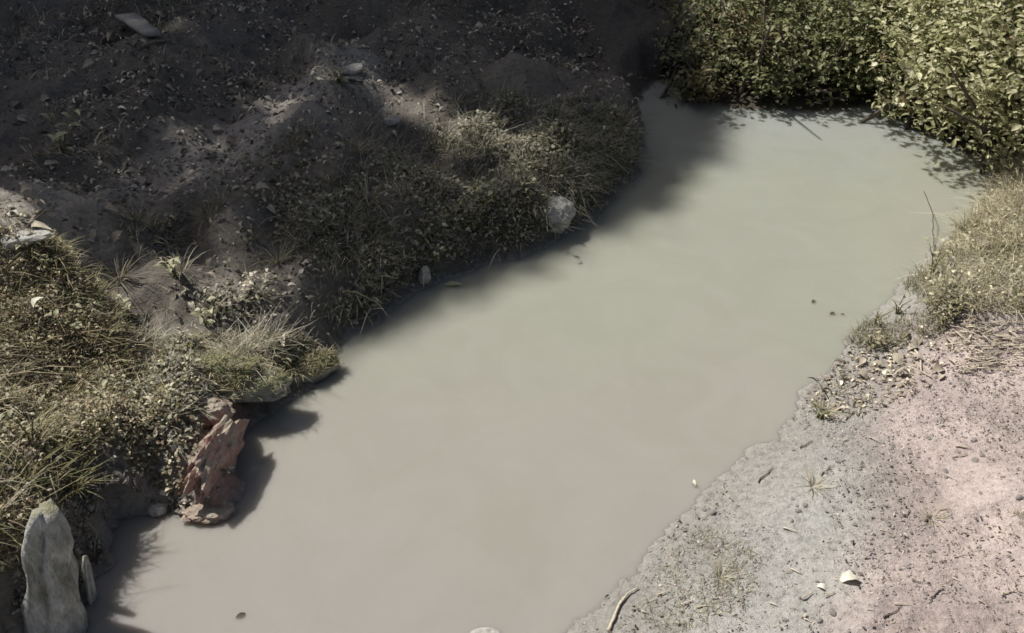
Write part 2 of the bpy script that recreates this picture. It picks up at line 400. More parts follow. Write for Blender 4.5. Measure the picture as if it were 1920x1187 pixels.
def leaves_mesh(P, size, fr, unit=(LEAF_V, LEAF_F)):
    uv, uf = unit; a, s, n = fr; k = len(uv)
    size = np.asarray(size).reshape(-1, 1, 1)
    V = P[:, None, :] + size * (uv[None, :, 0, None] * a[:, None, :] + uv[None, :, 1, None] * s[:, None, :] + uv[None, :, 2, None] * n[:, None, :])
    F = (uf[None] + (np.arange(len(P)) * k)[:, None, None]).reshape(-1, uf.shape[1])
    return V.reshape(-1, 3), F
def blades(base, h, w_, az, lean, bend, rows=4):
    n = len(base); d = np.stack([np.cos(az), np.sin(az), np.zeros(n)], 1)
    tw = az + math.pi / 2 + rng.normal(0, 0.5, n); p = np.stack([np.cos(tw), np.sin(tw), np.zeros(n)], 1)
    V = []
    for k in range(rows):
        t = k / (rows - 1)
        c = base + d * (h * (lean * t + bend * t * t))[:, None] + np.array([0, 0, 1.0]) * (h * (t - 0.55 * np.clip(bend, 0, 2) * t * t * t))[:, None]
        if k < rows - 1:
            wk = (w_ * (1 - 0.8 * t * t) * 0.5)[:, None]; V += [c - p * wk, c + p * wk]
        else: V += [c]
    m = 2 * (rows - 1) + 1
    V = np.stack(V, 1).reshape(-1, 3); F = []
    for k in range(rows - 2): F += [(2 * k, 2 * k + 1, 2 * k + 3), (2 * k, 2 * k + 3, 2 * k + 2)]
    F += [(m - 3, m - 2, m - 1)]
    F = np.array(F); F = (F[None] + (np.arange(n) * m)[:, None, None]).reshape(-1, 3)
    return V, F, m
def sample(poly, n, dens=None):
    P = np.array(poly); lo_, hi_ = P.min(0), P.max(0); out = []; tot = 0
    for _ in range(60):
        q = rng.uniform(lo_, hi_, (n * 2, 2)); k = inpoly(poly, q[:, 0], q[:, 1])
        if dens is not None: k &= rng.uniform(0, 1, len(q)) < dens(q[:, 0], q[:, 1])
        out.append(q[k]); tot += int(k.sum())
        if tot >= n: break
    return np.concatenate(out)[:n]
def pal(n, cols, jit=0.18):
    c = np.array(cols)[rng.integers(0, len(cols), n)]; return c * (1 + rng.normal(0, jit, (n, 1))).clip(0.4, 1.7)
GREEN = (0.14, 0.15, 0.06); OLIVE = (0.24, 0.225, 0.115); STRAWC = (0.46, 0.40, 0.27); GREYG = (0.36, 0.34, 0.27); DULL = (0.21, 0.20, 0.155); PALE = (0.60, 0.55, 0.42); DGREEN = (0.09, 0.10, 0.045)
def land(q, mind=0.0):
    d, _ = water_d(q[:, 0], q[:, 1]); return q[d > mind]
def grass(label, poly, n, h0, h1, w_, cols, lean=0.35, bend=0.6, dens=None, mind=0.0):
    q = land(sample(poly, n, dens), mind); n = len(q)
    b = np.concatenate([q, (H(q[:, 0], q[:, 1]) - 0.004)[:, None]], 1)
    h = rng.uniform(h0, h1, n) * (0.55 + 0.9 * fbm(q[:, 0], q[:, 1], 5, 2, 31))
    V, F, m = blades(b, h, rng.uniform(0.6, 1.3, n) * w_, rng.uniform(0, 2 * math.pi, n), np.abs(rng.normal(0, lean, n)), np.abs(rng.normal(0, bend, n)))
    o = obj("grass", mesh("grass", V, F, M_GRASS, np.repeat(pal(n, cols), m, 0)))
    return tag(o, label, "grass", kind="stuff")

# ------------------------------------------------------------------ trees whose crowns shade the left bank
SHADE = gpoly([(-250, 720), (0, 705), (130, 680), (225, 690), (330, 695), (480, 668)]) + [flat(u, v, 0.0) for u, v in [(575, 715), (660, 722), (740, 672), (820, 626), (920, 580), (1020, 545), (1100, 515),
                                      (1180, 478), (1260, 440), (1330, 400), (1375, 345), (1405, 290), (1425, 240)]] + [flat(1400, 185, 0), flat(1365, 60, 0), (1.55, 7.2), (1.5, 8.5), (0.4, 12.5), (-9, 14.0), (-10, 3.2)]
def make_trees():
    thin = [(at(u, v)[:2], r, a_) for u, v, r, a_ in [(650, 130, 0.5, 0.76), (560, 165, 0.44, 0.72), (450, 235, 0.48, 0.74), (370, 295, 0.44, 0.74), (240, 345, 0.44, 0.75), (120, 390, 0.42, 0.74), (40, 440, 0.34, 0.76), (890, 280, 0.46, 0.86), (1000, 330, 0.46, 0.88), (1080, 270, 0.38, 0.88), (330, 490, 0.25, 0.6), (120, 250, 0.34, 0.78), (270, 60, 0.34, 0.76), (800, 190, 0.36, 0.78), (450, 110, 0.34, 0.74)]]
    ssegs = [(SHADE[i], SHADE[(i + 1) % len(SHADE)]) for i in range(len(SHADE))]
    def keep(x, y):
        k = 0.70 + 0.30 * ss(fbm(x, y, 1.2, 3, 77), 0.3, 0.6)
        for (hx, hy), r, a_ in thin: k = k * (1 - a_ * ss(np.hypot(x - hx, (y - hy)), r * 1.25, r * 0.35))
        return k
    def dens(x, y):
        d_, _ = edist(ssegs, x, y)
        return keep(x, y) * inpoly(SHADE, x, y) * ss(d_, 0.05, 0.75) ** 2
    q = sample(SHADE, 40000, dens)
    def dens2(x, y):
        d_, _ = edist(ssegs, x, y); return keep(x, y) * inpoly(SHADE, x, y) * ss(d_, 0.0, 0.8) ** 2 * (d_ < 0.9)
    band = [p for p in SHADE[4:20]] + [flat(1250, 60, 0), flat(1180, 190, 0), flat(1150, 330, 0), flat(1000, 430, 0), flat(800, 480, 0.1), flat(560, 560, 0.2)]
    rim = sample(band, 16000, dens2)
    q = np.concatenate([q, rim]); n = len(q); isrim = np.arange(n) >= n - len(rim)
    inside, _ = edist(ssegs, q[:, 0], q[:, 1]); LS = np.where(isrim, 0.085, 0.10 + 0.26 * ss(inside, 0.3, 0.8)); LS = LS * rng.uniform(.75, 1.2, n)
    hgt = 9.0 + 6.0 * rng.beta(1.6, 1.6, n) + 1.2 * (fbm(q[:, 0], q[:, 1], 0.6, 2, 78) - 0.5)
    gz = np.maximum(H(q[:, 0], q[:, 1]), 0); t = (hgt - gz) / SUN[2]
    P = np.stack([q[:, 0] + SUN[0] * t, q[:, 1] + SUN[1] * t, hgt], 1)
    centers = np.array([(-5.4, 6.6), (-5.4, 9.4), (-8.4, 7.6), (-10.0, 10.8), (-12.5, 8.0), (-4.4, 12.4), (-8.0, 13.4), (-13.5, 12.8)])
    who = np.argmin(((P[:, None, :2] - centers[None]) ** 2).sum(-1), 1)
    kinds = ["slender shade tree nearest the stream on the littered bank", "shade tree behind the nearest one on the littered bank", "broad shade tree up the littered slope",
             "tall shade tree in the second row up the slope", "outermost shade tree on the littered side", "shade tree standing at the upstream bend",
             "dense shade tree behind the upstream bend", "rearmost shade tree on the littered side"]
    for k, c in enumerate(centers):
        m = who == k
        if m.sum() < 30: continue
        Pk = P[m]; ctr = Pk.mean(0); h0 = float(H(np.array([c[0]]), np.array([c[1]]))[0])
        r = empty("shade_tree", (c[0], c[1], h0)); tag(r, kinds[k], "tree", "trees shading the littered bank")
        base = np.array([c[0], c[1], h0])
        top = np.array([ctr[0] * .5 + c[0] * .5, ctr[1] * .5 + c[1] * .5, 10.5])
        pts = [base + np.array([0, 0, -0.2])] + [base + (top - base) * f + np.array([0.12 * math.sin(5 * f + k), 0.12 * math.cos(4 * f + k), 0]) for f in (0.08, 0.25, 0.5, 0.75, 1.0)]
        parts = [tube([p - base for p in pts], [0.26, 0.2, 0.16, 0.13, 0.10, 0.05], 8)]
        v, f4, f3 = merge(parts); obj("trunk", mesh("trunk", v, [f4, f3], M_BARK, smooth=True), r)
        ends = Pk[rng.choice(len(Pk), min(16, len(Pk)), replace=False)]
        for e in ends:
            f = rng.uniform(0.45, 0.95); s_ = base + (top - base) * f - base; e = e - base
            mid = (s_ + e) / 2 + np.array([0, 0, -0.15])
            v, f4, f3 = tube([s_, mid, e], [0.055, 0.035, 0.012], 5); obj("limb", mesh("limb", v, [f4, f3], M_BARK), r)
        fr = frames(len(Pk), -0.2, 0.5)
        V, F = leaves_mesh(Pk - base, LS[m], fr)
        colr = np.repeat(pal(len(Pk), [(0.05, 0.07, 0.025), (0.07, 0.085, 0.03), (0.045, 0.055, 0.02)]), len(LEAF_V), 0)
        tag(obj("crown", mesh("crown", V, F, M_CROWN, colr), r), kind="stuff")
make_trees()
def thicket(label, x, y, r, h, n, seed):
    rg = np.random.default_rng(seed); z0 = float(H(np.array([x]), np.array([y]))[0]); root = empty("thicket_tree", (x, y, max(z0, 0))); tag(root, label, "tree", "trees closing the upstream end")
    v, f4, f3 = tube([(0, 0, -.3), (.05, 0, h * .4), (-.05, .05, h * .8)], [.10, .07, .03], 7); obj("trunk", mesh("trunk", v, [f4, f3], M_BARK, smooth=True), root)
    d = rg.normal(0, 1, (n, 3)); d /= np.linalg.norm(d, axis=1)[:, None]; rad = rg.beta(3, 1.3, n)[:, None]
    P = d * rad * np.array([r, r, h * .5]) * (0.8 + .4 * vnoise(d[:, 0] * 2, d[:, 1] * 2 + d[:, 2], 2, 5))[:, None] + np.array([0, 0, h * .52]); P = P[P[:, 2] > 0.02]
    V, F = leaves_mesh(P, rg.uniform(.12, .26, len(P)), frames(len(P), -.2, .5, rg))
    c = np.repeat(np.array([(0.05, 0.07, 0.025), (0.07, 0.085, 0.03)])[rg.integers(0, 2, len(P))], len(LEAF_V), 0)
    tag(obj("crown", mesh("crown", V, F, M_CROWN, c), root), kind="stuff")
for k, (x, y, r, h, lab) in enumerate([(-6.5, 8.6, 1.6, 4.2, "leftmost bushy tree closing the upstream end"), (-4.0, 9.4, 1.5, 4.6, "second bushy tree from the left at the upstream end"), (-1.6, 9.2, 1.4, 4.0, "bushy tree on the bank just left of the upstream channel"),
                                       (0.1, 10.6, 1.3, 4.8, "bushy tree leaning over the upstream channel"), (1.5, 11.2, 1.2, 4.4, "bushy tree right behind the upstream channel")]):
    thicket(lab, x, y, r, h, 4200, 90 + k)

# ------------------------------------------------------------------ bushes
def bush(label, lobes, n, cols, size, part_mat, seed, group, npart=300):
    rg = np.random.default_rng(seed)
    lobes = [(np.array(c), r) for c, r in lobes]
    base = lobes[0][0].copy(); base[2] = float(H(np.array([base[0]]), np.array([base[1]]))[0])
    root = empty("leafy_bush", tuple(base)); tag(root, label, "bush", group)
    vol = np.array([r ** 2 for _, r in lobes]); pick = rg.choice(len(lobes), n, p=vol / vol.sum())
    d = rg.normal(0, 1, (n, 3)); d /= np.linalg.norm(d, axis=1)[:, None]
    C = np.array([c for c, _ in lobes])[pick]; R = np.array([r for _, r in lobes])[pick]
    rad = R * (0.35 + 0.7 * rg.beta(2.2, 1.3, n))
    lump = 0.40 + 1.10 * fbm(d[:, 0] * 1.9 + pick, d[:, 1] * 1.9 + d[:, 2] * 1.3, 2.0, 3, 41)
    P = C + d * (rad * lump)[:, None] * np.array([1, 1, 0.8])
    ns = 70 + 22 * len(lobes); sp = rg.choice(n, ns); out_ = d[sp] + np.array([0, 0, .35]) + rg.normal(0, .35, (ns, 3)); out_ /= np.linalg.norm(out_, axis=1)[:, None]
    per = 16; tt = rg.uniform(0, 1, (ns, per, 1)); ln = rg.uniform(.10, .30, (ns, 1, 1))
    S_ = (C[sp] + d[sp] * (R[sp] * 0.85 * lump[sp])[:, None] * np.array([1, 1, .8]))[:, None] + out_[:, None] * ln * tt + np.array([0, 0, -.5]) * (ln * tt) ** 2 / .3 * .3 + rg.normal(0, .012, (ns, per, 3))
    P = np.concatenate([P, S_.reshape(-1, 3)])
    g_ = np.maximum(H(P[:, 0], P[:, 1]), 0.0); ok = P[:, 2] > g_ + 0.015; P = P[ok]; n = len(P)
    P = P[inpoly(WATER, P[:, 0], P[:, 1]) <= (P[:, 2] > .03)]; n = len(P)
    fr = frames(n, -0.05, 0.5, rg); sz = size * rg.uniform(0.4, 1.5, n)
    dist = np.linalg.norm(P - CAM, axis=1) - 0.8 * (P[:, 2])
    order = np.argsort(dist); near = order[: npart * 3]; near = rg.choice(near, min(npart, len(near)), replace=False)
    rest = np.setdiff1d(np.arange(n), near)
    V, F = leaves_mesh(P[rest] - base, sz[rest], tuple(f[rest] for f in fr))
    pr = P[rest]; ph = fbm(pr[:, 0] + pr[:, 2] * .7, pr[:, 1], 3.2, 3, seed); dead = rg.uniform(0, 1, len(rest)) < ss(ph, .56, .68) * .8
    cc = np.array(cols)[np.clip((len(cols) * np.clip((ph - .25) * 2, 0, .99) * .6 + rg.uniform(0, 1, len(rest)) * len(cols) * .45).astype(int), 0, len(cols) - 1)]
    cc = np.where(dead[:, None], np.array([0.20, 0.15, 0.085]), cc)
    c = cc * (1 + rg.normal(0, 0.2, (len(rest), 1))).clip(0.5, 1.6)
    tag(obj("foliage", mesh("foliage", V, F, M_BUSH, np.repeat(c, len(LEAF_V), 0)), root), kind="stuff")
    me = mesh("leaf", LEAF_V, LEAF_F, part_mat)
    for i in near:
        o = bpy.data.objects.new("leaf", me); COL.objects.link(o); o.parent = root
        M = Matrix(((fr[0][i][0], fr[1][i][0], fr[2][i][0], 0), (fr[0][i][1], fr[1][i][1], fr[2][i][1], 0), (fr[0][i][2], fr[1][i][2], fr[2][i][2], 0), (0, 0, 0, 1)))
        M = M @ Matrix.Scale(float(sz[i]) * 1.05, 4); M.translation = Vector(P[i] - base); o.matrix_local = M
    for (c_, r_) in lobes:
        for _ in range(5):
            e = np.array(c_) + rg.normal(0, 0.62, 3) * r_ + np.array([0, 0, .25 * r_]); gx_, gy_ = c_[0] + rg.normal(0, 0.08), c_[1] + rg.normal(0, 0.08)
            s_ = np.array([gx_, gy_, max(0.0, float(H(np.array([gx_]), np.array([gy_]))[0])) - 0.02])
            v, f4, f3 = tube([s_ - base, (s_ + e) / 2 - base + rg.normal(0, 0.03, 3), e - base], [0.012, 0.009, 0.004], 5)
            obj("stem", mesh("stem", v, [f4, f3], M_TWIGDARK), root)
    return root
def lobe(u, v, z, r):
    x, y = flat(u, v, z); return ((x, y, z), r)
GB = [(0.44, 0.43, 0.24), (0.54, 0.52, 0.33), (0.28, 0.29, 0.14), (0.66, 0.63, 0.47)]
GM = [(0.16, 0.19, 0.085), (0.21, 0.22, 0.105), (0.30, 0.295, 0.17), (0.12, 0.145, 0.07)]
bush("tall olive green bush overhanging the corner of the pool in full sun",
     [lobe(1830, 130, 0.30, 0.36), lobe(1735, 150, 0.18, 0.22), lobe(1800, 200, .12, .18), lobe(1920, 120, 0.45, 0.50), lobe(1850, 50, 0.45, 0.50), lobe(1990, 190, 0.3, 0.34), lobe(1760, 60, .35, .40), lobe(1960, 20, .55, .55), lobe(1880, 205, .12, .15), lobe(1690, 195, .08, .13)],
     21000, GB, 0.031, M_BUSHP, 11, None)
M_BUSHM = leafy_mat("bush_leaf_green", False, (0.14, 0.155, 0.065), (0.28, 0.255, 0.13), 0.3, 0.5, 0.3)
bush("low dark green bush along the far edge of the pool, half in shade",
     [lobe(1500, 95, 0.24, 0.27), lobe(1410, 95, 0.24, 0.25), lobe(1600, 90, 0.24, 0.30), lobe(1345, 60, 0.24, 0.26), lobe(1450, 150, .12, .15), lobe(1560, 140, .12, .17), lobe(1460, 50, 0.28, 0.36), lobe(1580, 30, 0.32, 0.42), lobe(1680, 60, 0.3, 0.36), lobe(1700, -20, .4, .45), lobe(1400, -10, .35, .4), lobe(1520, -50, .4, .5)],
     14000, GM, 0.031, M_BUSHM, 12, None)
bush("small dark bush where the shaded channel leaves the pool",
     [lobe(1290, 110, 0.12, 0.17), lobe(1275, 50, 0.14, 0.2), lobe(1310, 165, 0.07, 0.13), lobe(1290, 0, .18, .22)],
     6000, [(0.15, 0.15, 0.11), (0.22, 0.21, 0.15), (0.12, 0.12, 0.08)], 0.028, M_BUSHM, 13, None)

# ------------------------------------------------------------------ rocks, clay, stump
import bmesh
def rocky(name, radius, seed, cuts=7, sub=4, rough=0.10, squash=(1, 1, 1)):
    bm = bmesh.new(); bmesh.ops.create_icosphere(bm, subdivisions=sub, radius=1.0)
    rg = random.Random(seed); pl = []
    for _ in range(cuts):
        n = Vector((rg.gauss(0, 1), rg.gauss(0, 1), rg.gauss(0, 1))).normalized(); pl.append((n, rg.uniform(0.62, 0.9)))
    from mathutils import noise as mn
    for v in bm.verts:
        p = v.co.copy()
        for n, d in pl:
            k = p.dot(n)
            if k > d: p -= n * (k - d) * 0.9
        q = p * 2.3 + Vector((seed * 3.1, 0, 0))
        p *= 1 + rough * mn.fractal(q, 0.8, 2.1, 5) + rough * 0.25 * mn.noise(p * 11)
        v.co = Vector((p.x * squash[0], p.y * squash[1], p.z * squash[2])) * radius
    me = bpy.data.meshes.new(name); bm.to_mesh(me); bm.free()
    return me
def rock(name, label, cat, u, v, radius, squash, mat, seed, lift=0.0, rz=0.0, rx=0.0, sub=4, cuts=7, rough=0.1, group=None):
    me = rocky(name, radius, seed, cuts, sub, rough, squash); me.materials.append(mat)
    o = obj(name, me, None, at(u, v, lift)); o.rotation_euler = (rx, 0, rz)
    return tag(o, label, cat, group)
rock("clay_lump", "reddish clay lump jutting out of the bank with a shaded side over the water", "clay lump", 410, 872, 0.14, (0.25, 1.10, 0.58), M_CLAY, 3, 0.02, -0.24, rough=0.36)
rock("clay_lump", "crumbling red clay crest just under the mossy slab", "clay lump", 395, 790, 0.075, (1.0, 0.7, 0.6), M_CLAY, 5, 0.03, 0.3, rough=0.25)
rock("clay_lump", "low orange clay toe sitting in the water at the notch", "clay lump", 392, 965, 0.055, (1.2, 0.7, 0.45), M_CLAY, 8, -0.004, 0.2, rough=0.25)
rock("mossy_rock", "flat mossy slab overhanging the water beside the red clay", "rock", 468, 752, 0.115, (1.15, 0.60, 0.50), M_DARKROCK, 21, 0.055, 0.12, sub=5)
rock("mossy_rock", "rounded mossy rock with grey leaves at the tip of the lit bank", "rock", 575, 690, 0.085, (1.2, 0.7, 0.6), M_MOSSROCK, 22, 0.0, 0.4)
rock("mossy_rock", "broad mossy hump behind the overhanging slab", "rock", 420, 705, 0.11, (1.2, 0.7, 0.5), M_MOSSROCK, 23, 0.0, 0.1)
rock("pale_stone", "pale knobbly stone sitting in the dark notch of the bank", "stone", 298, 962, 0.026, (1, 0.9, 0.9), M_PALEROCK, 31, 0.012, 0.3, sub=3)
rock("pale_stone", "pale pointed stone at the waterline beside the floating leaf", "stone", 797, 528, 0.042, (0.7, 0.6, 1.0), M_PALEROCK, 32, 0.02, 0.6, rx=0.3, sub=3)
rock("pale_stone", "rounded pale stone under the weeds on the shaded bank edge", "stone", 1044, 416, 0.080, (0.95, 0.9, 0.95), M_PALEROCK, 39, 0.03, 0.2, sub=4, cuts=3, rough=.16)
rock("pale_stone", "wet stone just breaking the water near the dusty bank", "stone", 908, 1192, 0.032, (1.2, 0.7, 0.30), M_PALEROCK, 34, 0.0, 0.1, sub=3)
rock("pale_stone", "whitish flake half buried beside the thin shaded trail", "stone", 45, 455, 0.06, (1.4, 0.6, 0.35), M_PALEROCK, 35, 0.01, 0.3, sub=3)
rock("pale_stone", "pale stone lying among leaves on the shaded slope", "stone", 735, 232, 0.035, (1.1, 0.8, 0.6), M_PALEROCK, 36, 0.01, 0.1, sub=3)
rock("pale_stone", "lumpy pale stone at the sunlit patch on the shaded slope", "stone", 665, 135, 0.05, (1.3, 0.8, 0.5), M_PALEROCK, 37, 0.01, 0.5, sub=3)

def moss_on(o, n, cols, h=0.02):
    me = o.data; co = np.zeros(len(me.vertices) * 3); me.vertices.foreach_get("co", co); co = co.reshape(-1, 3); no = np.zeros(len(me.vertices) * 3); me.vertices.foreach_get("normal", no); no = no.reshape(-1, 3)
    k = np.nonzero(no[:, 2] > 0.35)[0]; k = rng.choice(k, n); b = co[k] + rng.normal(0, .004, (n, 3))
    V, F, m = blades(b, rng.uniform(.4, 1.2, n) * h, np.full(n, .0026), rng.uniform(0, 6.28, n), np.abs(rng.normal(.6, .3, n)), np.abs(rng.normal(.8, .3, n)))
    t = obj("moss", mesh("moss", V, F, M_GRASS, np.repeat(pal(n, cols, .25), m, 0)), o); tag(t, kind="stuff")
for o in [o for o in list(scene.objects) if o.name.startswith("mossy_rock")]:
    moss_on(o, 500 if 'slab over' in o['label'] else 1100, [(0.36, 0.34, 0.27), (0.24, 0.225, 0.115), (0.46, 0.40, 0.27), (0.14, .15, .06)])
def stump(name, label, cat, base_px, top_h, r0, r1, lean, mat, seed, z0=-0.12):
    b = at(*base_px); n = 28; rows = 26; rg = random.Random(seed); V = []; F = []
    from mathutils import noise as mn
    for j in range(rows):
        t = j / (rows - 1); z = z0 + t * (top_h - z0)
        r = r0 + (r1 - r0) * t + 0.035 * math.exp(-t * 7)
        for i in range(n):
            a = 2 * math.pi * i / n; c, s_ = math.cos(a), math.sin(a)
            ridge = 0.22 * math.sin(3 * a + seed + 0.8 * t) + 0.09 * math.sin(7 * a + 2 * seed) + 0.5 * mn.fractal(Vector((c * 1.5, s_ * 1.5, z * 5 + seed)), 0.9, 2, 4) * 0.6 + 0.22 * mn.noise(Vector((c * 6, s_ * 6, z * 14)))
            rr = r * (1 + ridge) * (1 - 0.45 * max(0, t - 0.86) / 0.14)
            V.append((rr * c + lean[0] * t, rr * s_ + lean[1] * t, z))
    V.append((lean[0], lean[1], top_h + 0.004))
    for j in range(rows - 1):
        for i in range(n): F.append((j * n + i, j * n + (i + 1) % n, (j + 1) * n + (i + 1) % n, (j + 1) * n + i))
    T = [((rows - 1) * n + i, (rows - 1) * n + (i + 1) % n, rows * n) for i in range(n)]
    o = obj(name, mesh(name, V, [np.array(F), np.array(T)], mat, smooth=True), None, (b.x, b.y, 0))
    return tag(o, label, cat)
stump("tree_stump", "old lichen whitened stump rising from the water under the weeds", "stump", (88, 1185), 0.40, 0.056, 0.044, (0.10, 0.03, 0), M_STUMP, 2)
stump("tree_stump", "thin dark mossy stub standing close beside the whitened stump", "stump", (152, 1120), 0.16, 0.014, 0.009, (0.05, 0.0, 0), M_STUMP, 5)

# ------------------------------------------------------------------ grasses (uncountable)
Z_FORE = gpoly([(-200, 470), (60, 465), (150, 490), (210, 570), (300, 650), (330, 760), (300, 860), (225, 930), (110, 950), (60, 1010), (30, 1187), (-250, 1250)], 0.28)
Z_FOREA = gpoly([(-200, 440), (80, 450), (190, 560), (210, 900), (100, 950), (30, 1100), (-300, 1187)], 0.3)
Z_MOSS = gpoly([(250, 640), (420, 630), (560, 645), (640, 650), (600, 700), (520, 730), (430, 750), (330, 800), (250, 800)], 0.17)
Z_BANK = gpoly([(180, 470), (330, 400), (480, 300), (700, 230), (900, 180), (1120, 190), (1190, 250), (1190, 320), (1100, 430), (950, 490), (780, 550), (640, 620), (330, 630), (220, 590)], 0.2)
Z_EDGE = gpoly([(640, 560), (780, 470), (900, 380), (1020, 270), (1120, 210), (1200, 250), (1200, 320), (1100, 440), (950, 500), (780, 560), (640, 630)], 0.14)
Z_BACK = gpoly([(-300, 420), (100, 320), (420, 200), (600, 90), (760, 90), (1000, 150), (1100, 180), (1040, -60), (-600, -60)], 0.35)
Z_RIGHT = gpoly([(1725, 520), (1790, 440), (1850, 370), (1870, 290), (1990, 240), (2200, 300), (2200, 500), (1950, 590), (1800, 590), (1740, 580)], 0.12)
Z_RTHIN = gpoly([(1580, 640), (1640, 570), (1730, 510), (1800, 590), (1750, 640), (1640, 660)], 0.06)
Z_PATH1 = gpoly([(1250, 1030), (1340, 980), (1420, 1040), (1400, 1130), (1300, 1187), (1180, 1187)], 0.08)
clump = lambda s, a, b, sd: (lambda x, y: ss(fbm(x, y, s, 3, sd), a, b))
SMALL_U = leaf_unit(0.55, 0.10, 0.3)
def cover(label, poly, n, s0, s1, hmax, cols, dens=None, mind=0.02, tilt=0.0, tsd=0.55):
    """low leafy ground cover: many small leaves at every height up to hmax"""
    q = land(sample(poly, n, dens), mind); n = len(q)
    top = hmax * (0.35 + 1.0 * fbm(q[:, 0], q[:, 1], 6, 3, 33))
    P = np.concatenate([q, (H(q[:, 0], q[:, 1]) + 0.004 + top * rng.beta(1.4, 1.2, n))[:, None]], 1)
    V, F = leaves_mesh(P, rng.uniform(s0, s1, n), frames(n, tilt, tsd), SMALL_U)
    o = obj("ground_cover", mesh("ground_cover", V, F, M_GRASS, np.repeat(pal(n, cols, .25), len(SMALL_U[0]), 0)))
    return tag(o, label, "ground cover", kind="stuff")
BROWN = (0.26, 0.20, 0.14)
grass("matted olive weeds covering the sunlit near corner of the left bank", Z_FORE, 15000, 0.015, 0.055, 0.0026, [OLIVE, STRAWC, PALE, STRAWC, GREYG, BROWN], 0.5, 0.7, clump(5, .25, .6, 51), 0.05)
cover("tiny leaved olive ground cover in the sunlit near corner of the left bank", Z_FORE, 20000, 0.005, 0.015, 0.06, [OLIVE, STRAWC, STRAWC, PALE, BROWN, GREYG, PALE, (.42, .33, .23)], clump(5, .34, .6, 65), 0.04)
grass("tangled weeds hanging over the whitened stump", Z_FOREA, 3000, 0.03, 0.08, 0.0035, [OLIVE, GREEN, STRAWC, BROWN, GREYG], 0.6, 0.9, clump(4, .35, .6, 52), 0.08)
grass("short mossy turf on the lit lumps above the red clay", Z_MOSS, 9000, 0.010, 0.035, 0.0026, [GREYG, OLIVE, STRAWC, GREYG, PALE], 0.6, 0.9, clump(7, .3, .6, 53), 0.03)
cover("tiny grey green leaves on the lit lumps above the red clay", Z_MOSS, 4000, 0.006, 0.020, 0.04, [GREYG, (.40, .39, .34), PALE, DULL, OLIVE], clump(6, .42, .62, 66), 0.02)
grass("thin dull grass on the shaded bank slope", Z_BANK, 15000, 0.015, 0.075, 0.0036, [DULL, GREYG, GREYG, DGREEN, (.40, .39, .34), PALE], 0.5, 0.8, clump(3.2, .36, .62, 54), 0.03)
cover("low dull leafy plants on the shaded bank slope", Z_BANK, 7000, 0.006, 0.024, 0.05, [DULL, GREYG, GREYG, DGREEN, (.40, .39, .34), PALE], clump(4.5, .46, .62, 67), 0.03)
grass("overhanging grass along the shaded water edge", Z_EDGE, 8000, 0.015, 0.065, 0.0034, [DULL, GREYG, GREYG, DGREEN, (.40, .39, .34), PALE], 0.6, 1.1, clump(4, .3, .6, 55), 0.02)
cover("leafy growth along the shaded water edge", Z_EDGE, 5000, 0.006, 0.026, 0.08, [DULL, GREYG, OLIVE, GREYG, PALE, (.40, .39, .34)], clump(4, .38, .6, 68), 0.02)
grass("sparse dead grass among the leaves far up the shaded slope", Z_BACK, 6000, 0.02, 0.07, 0.005, [DULL, GREYG, DULL, PALE], 0.6, 0.9, clump(2.2, .45, .65, 56))
grass("thick yellowing grass beside the pool on the dusty bank", Z_RIGHT, 16000, 0.02, 0.085, 0.0030, [STRAWC, PALE, PALE, OLIVE, GREYG, (.66, .60, .45)], 0.5, 0.8, clump(4, .2, .5, 57))
cover("pale leafy ground cover beside the pool on the dusty bank", Z_RIGHT, 5000, 0.005, 0.018, 0.06, [STRAWC, (.62, .58, .42), PALE, (.5, .48, .34), PALE], clump(4, .2, .5, 69))
grass("thin green shoots at the edge of the dusty bank", Z_RTHIN, 1600, 0.012, 0.05, 0.003, [OLIVE, GREYG, GREYG], 0.5, 0.8, clump(6, .35, .6, 58))
cover("sparse small leaves among the shoots at the edge of the dusty bank", Z_RTHIN, 900, 0.006, 0.018, 0.05, [OLIVE, GREYG, STRAWC], clump(6, .35, .6, 70))
grass("flattened dry grass on the dusty bank beside the water", Z_PATH1, 1500, 0.006, 0.022, 0.002, [GREYG, DULL, STRAWC], 1.0, 1.0, clump(7, .42, .62, 59))
for zz_, n_, cl_, lab_ in ((Z_FORE, 2600, [STRAWC, PALE, GREYG, BROWN], "tangle of thin dead stems lying in the sunlit near corner"), (Z_MOSS, 1500, [GREYG, PALE, (.5, .48, .42)], "tangle of thin grey stems over the lit lumps"),
                           (Z_BANK, 2600, [GREYG, PALE, (.5, .48, .42), DULL], "tangle of thin grey stems lying on the shaded slope"), (Z_RIGHT, 3500, [PALE, STRAWC, (.66, .60, .45), BROWN], "loose tangle of pale dry stems in the yellowing grass"), (Z_EDGE, 1200, [GREYG, PALE, DULL], "thin grey stems trailing along the shaded water edge")):
    grass(lab_, zz_, n_, 0.02, 0.08, 0.0022, cl_, 1.2, 0.3, clump(3, .35, .6, 72), 0.09)
Z_HOL = gpoly([(200, 760), (330, 730), (440, 770), (430, 900), (330, 940), (240, 900)], 0.15)
cover("grey root hairs and dry scraps in the hollow above the notch", Z_HOL, 1800, 0.006, 0.024, 0.02, [GREYG, PALE, DULL, BROWN], clump(6, .3, .6, 60), 0.03, 0, .3)

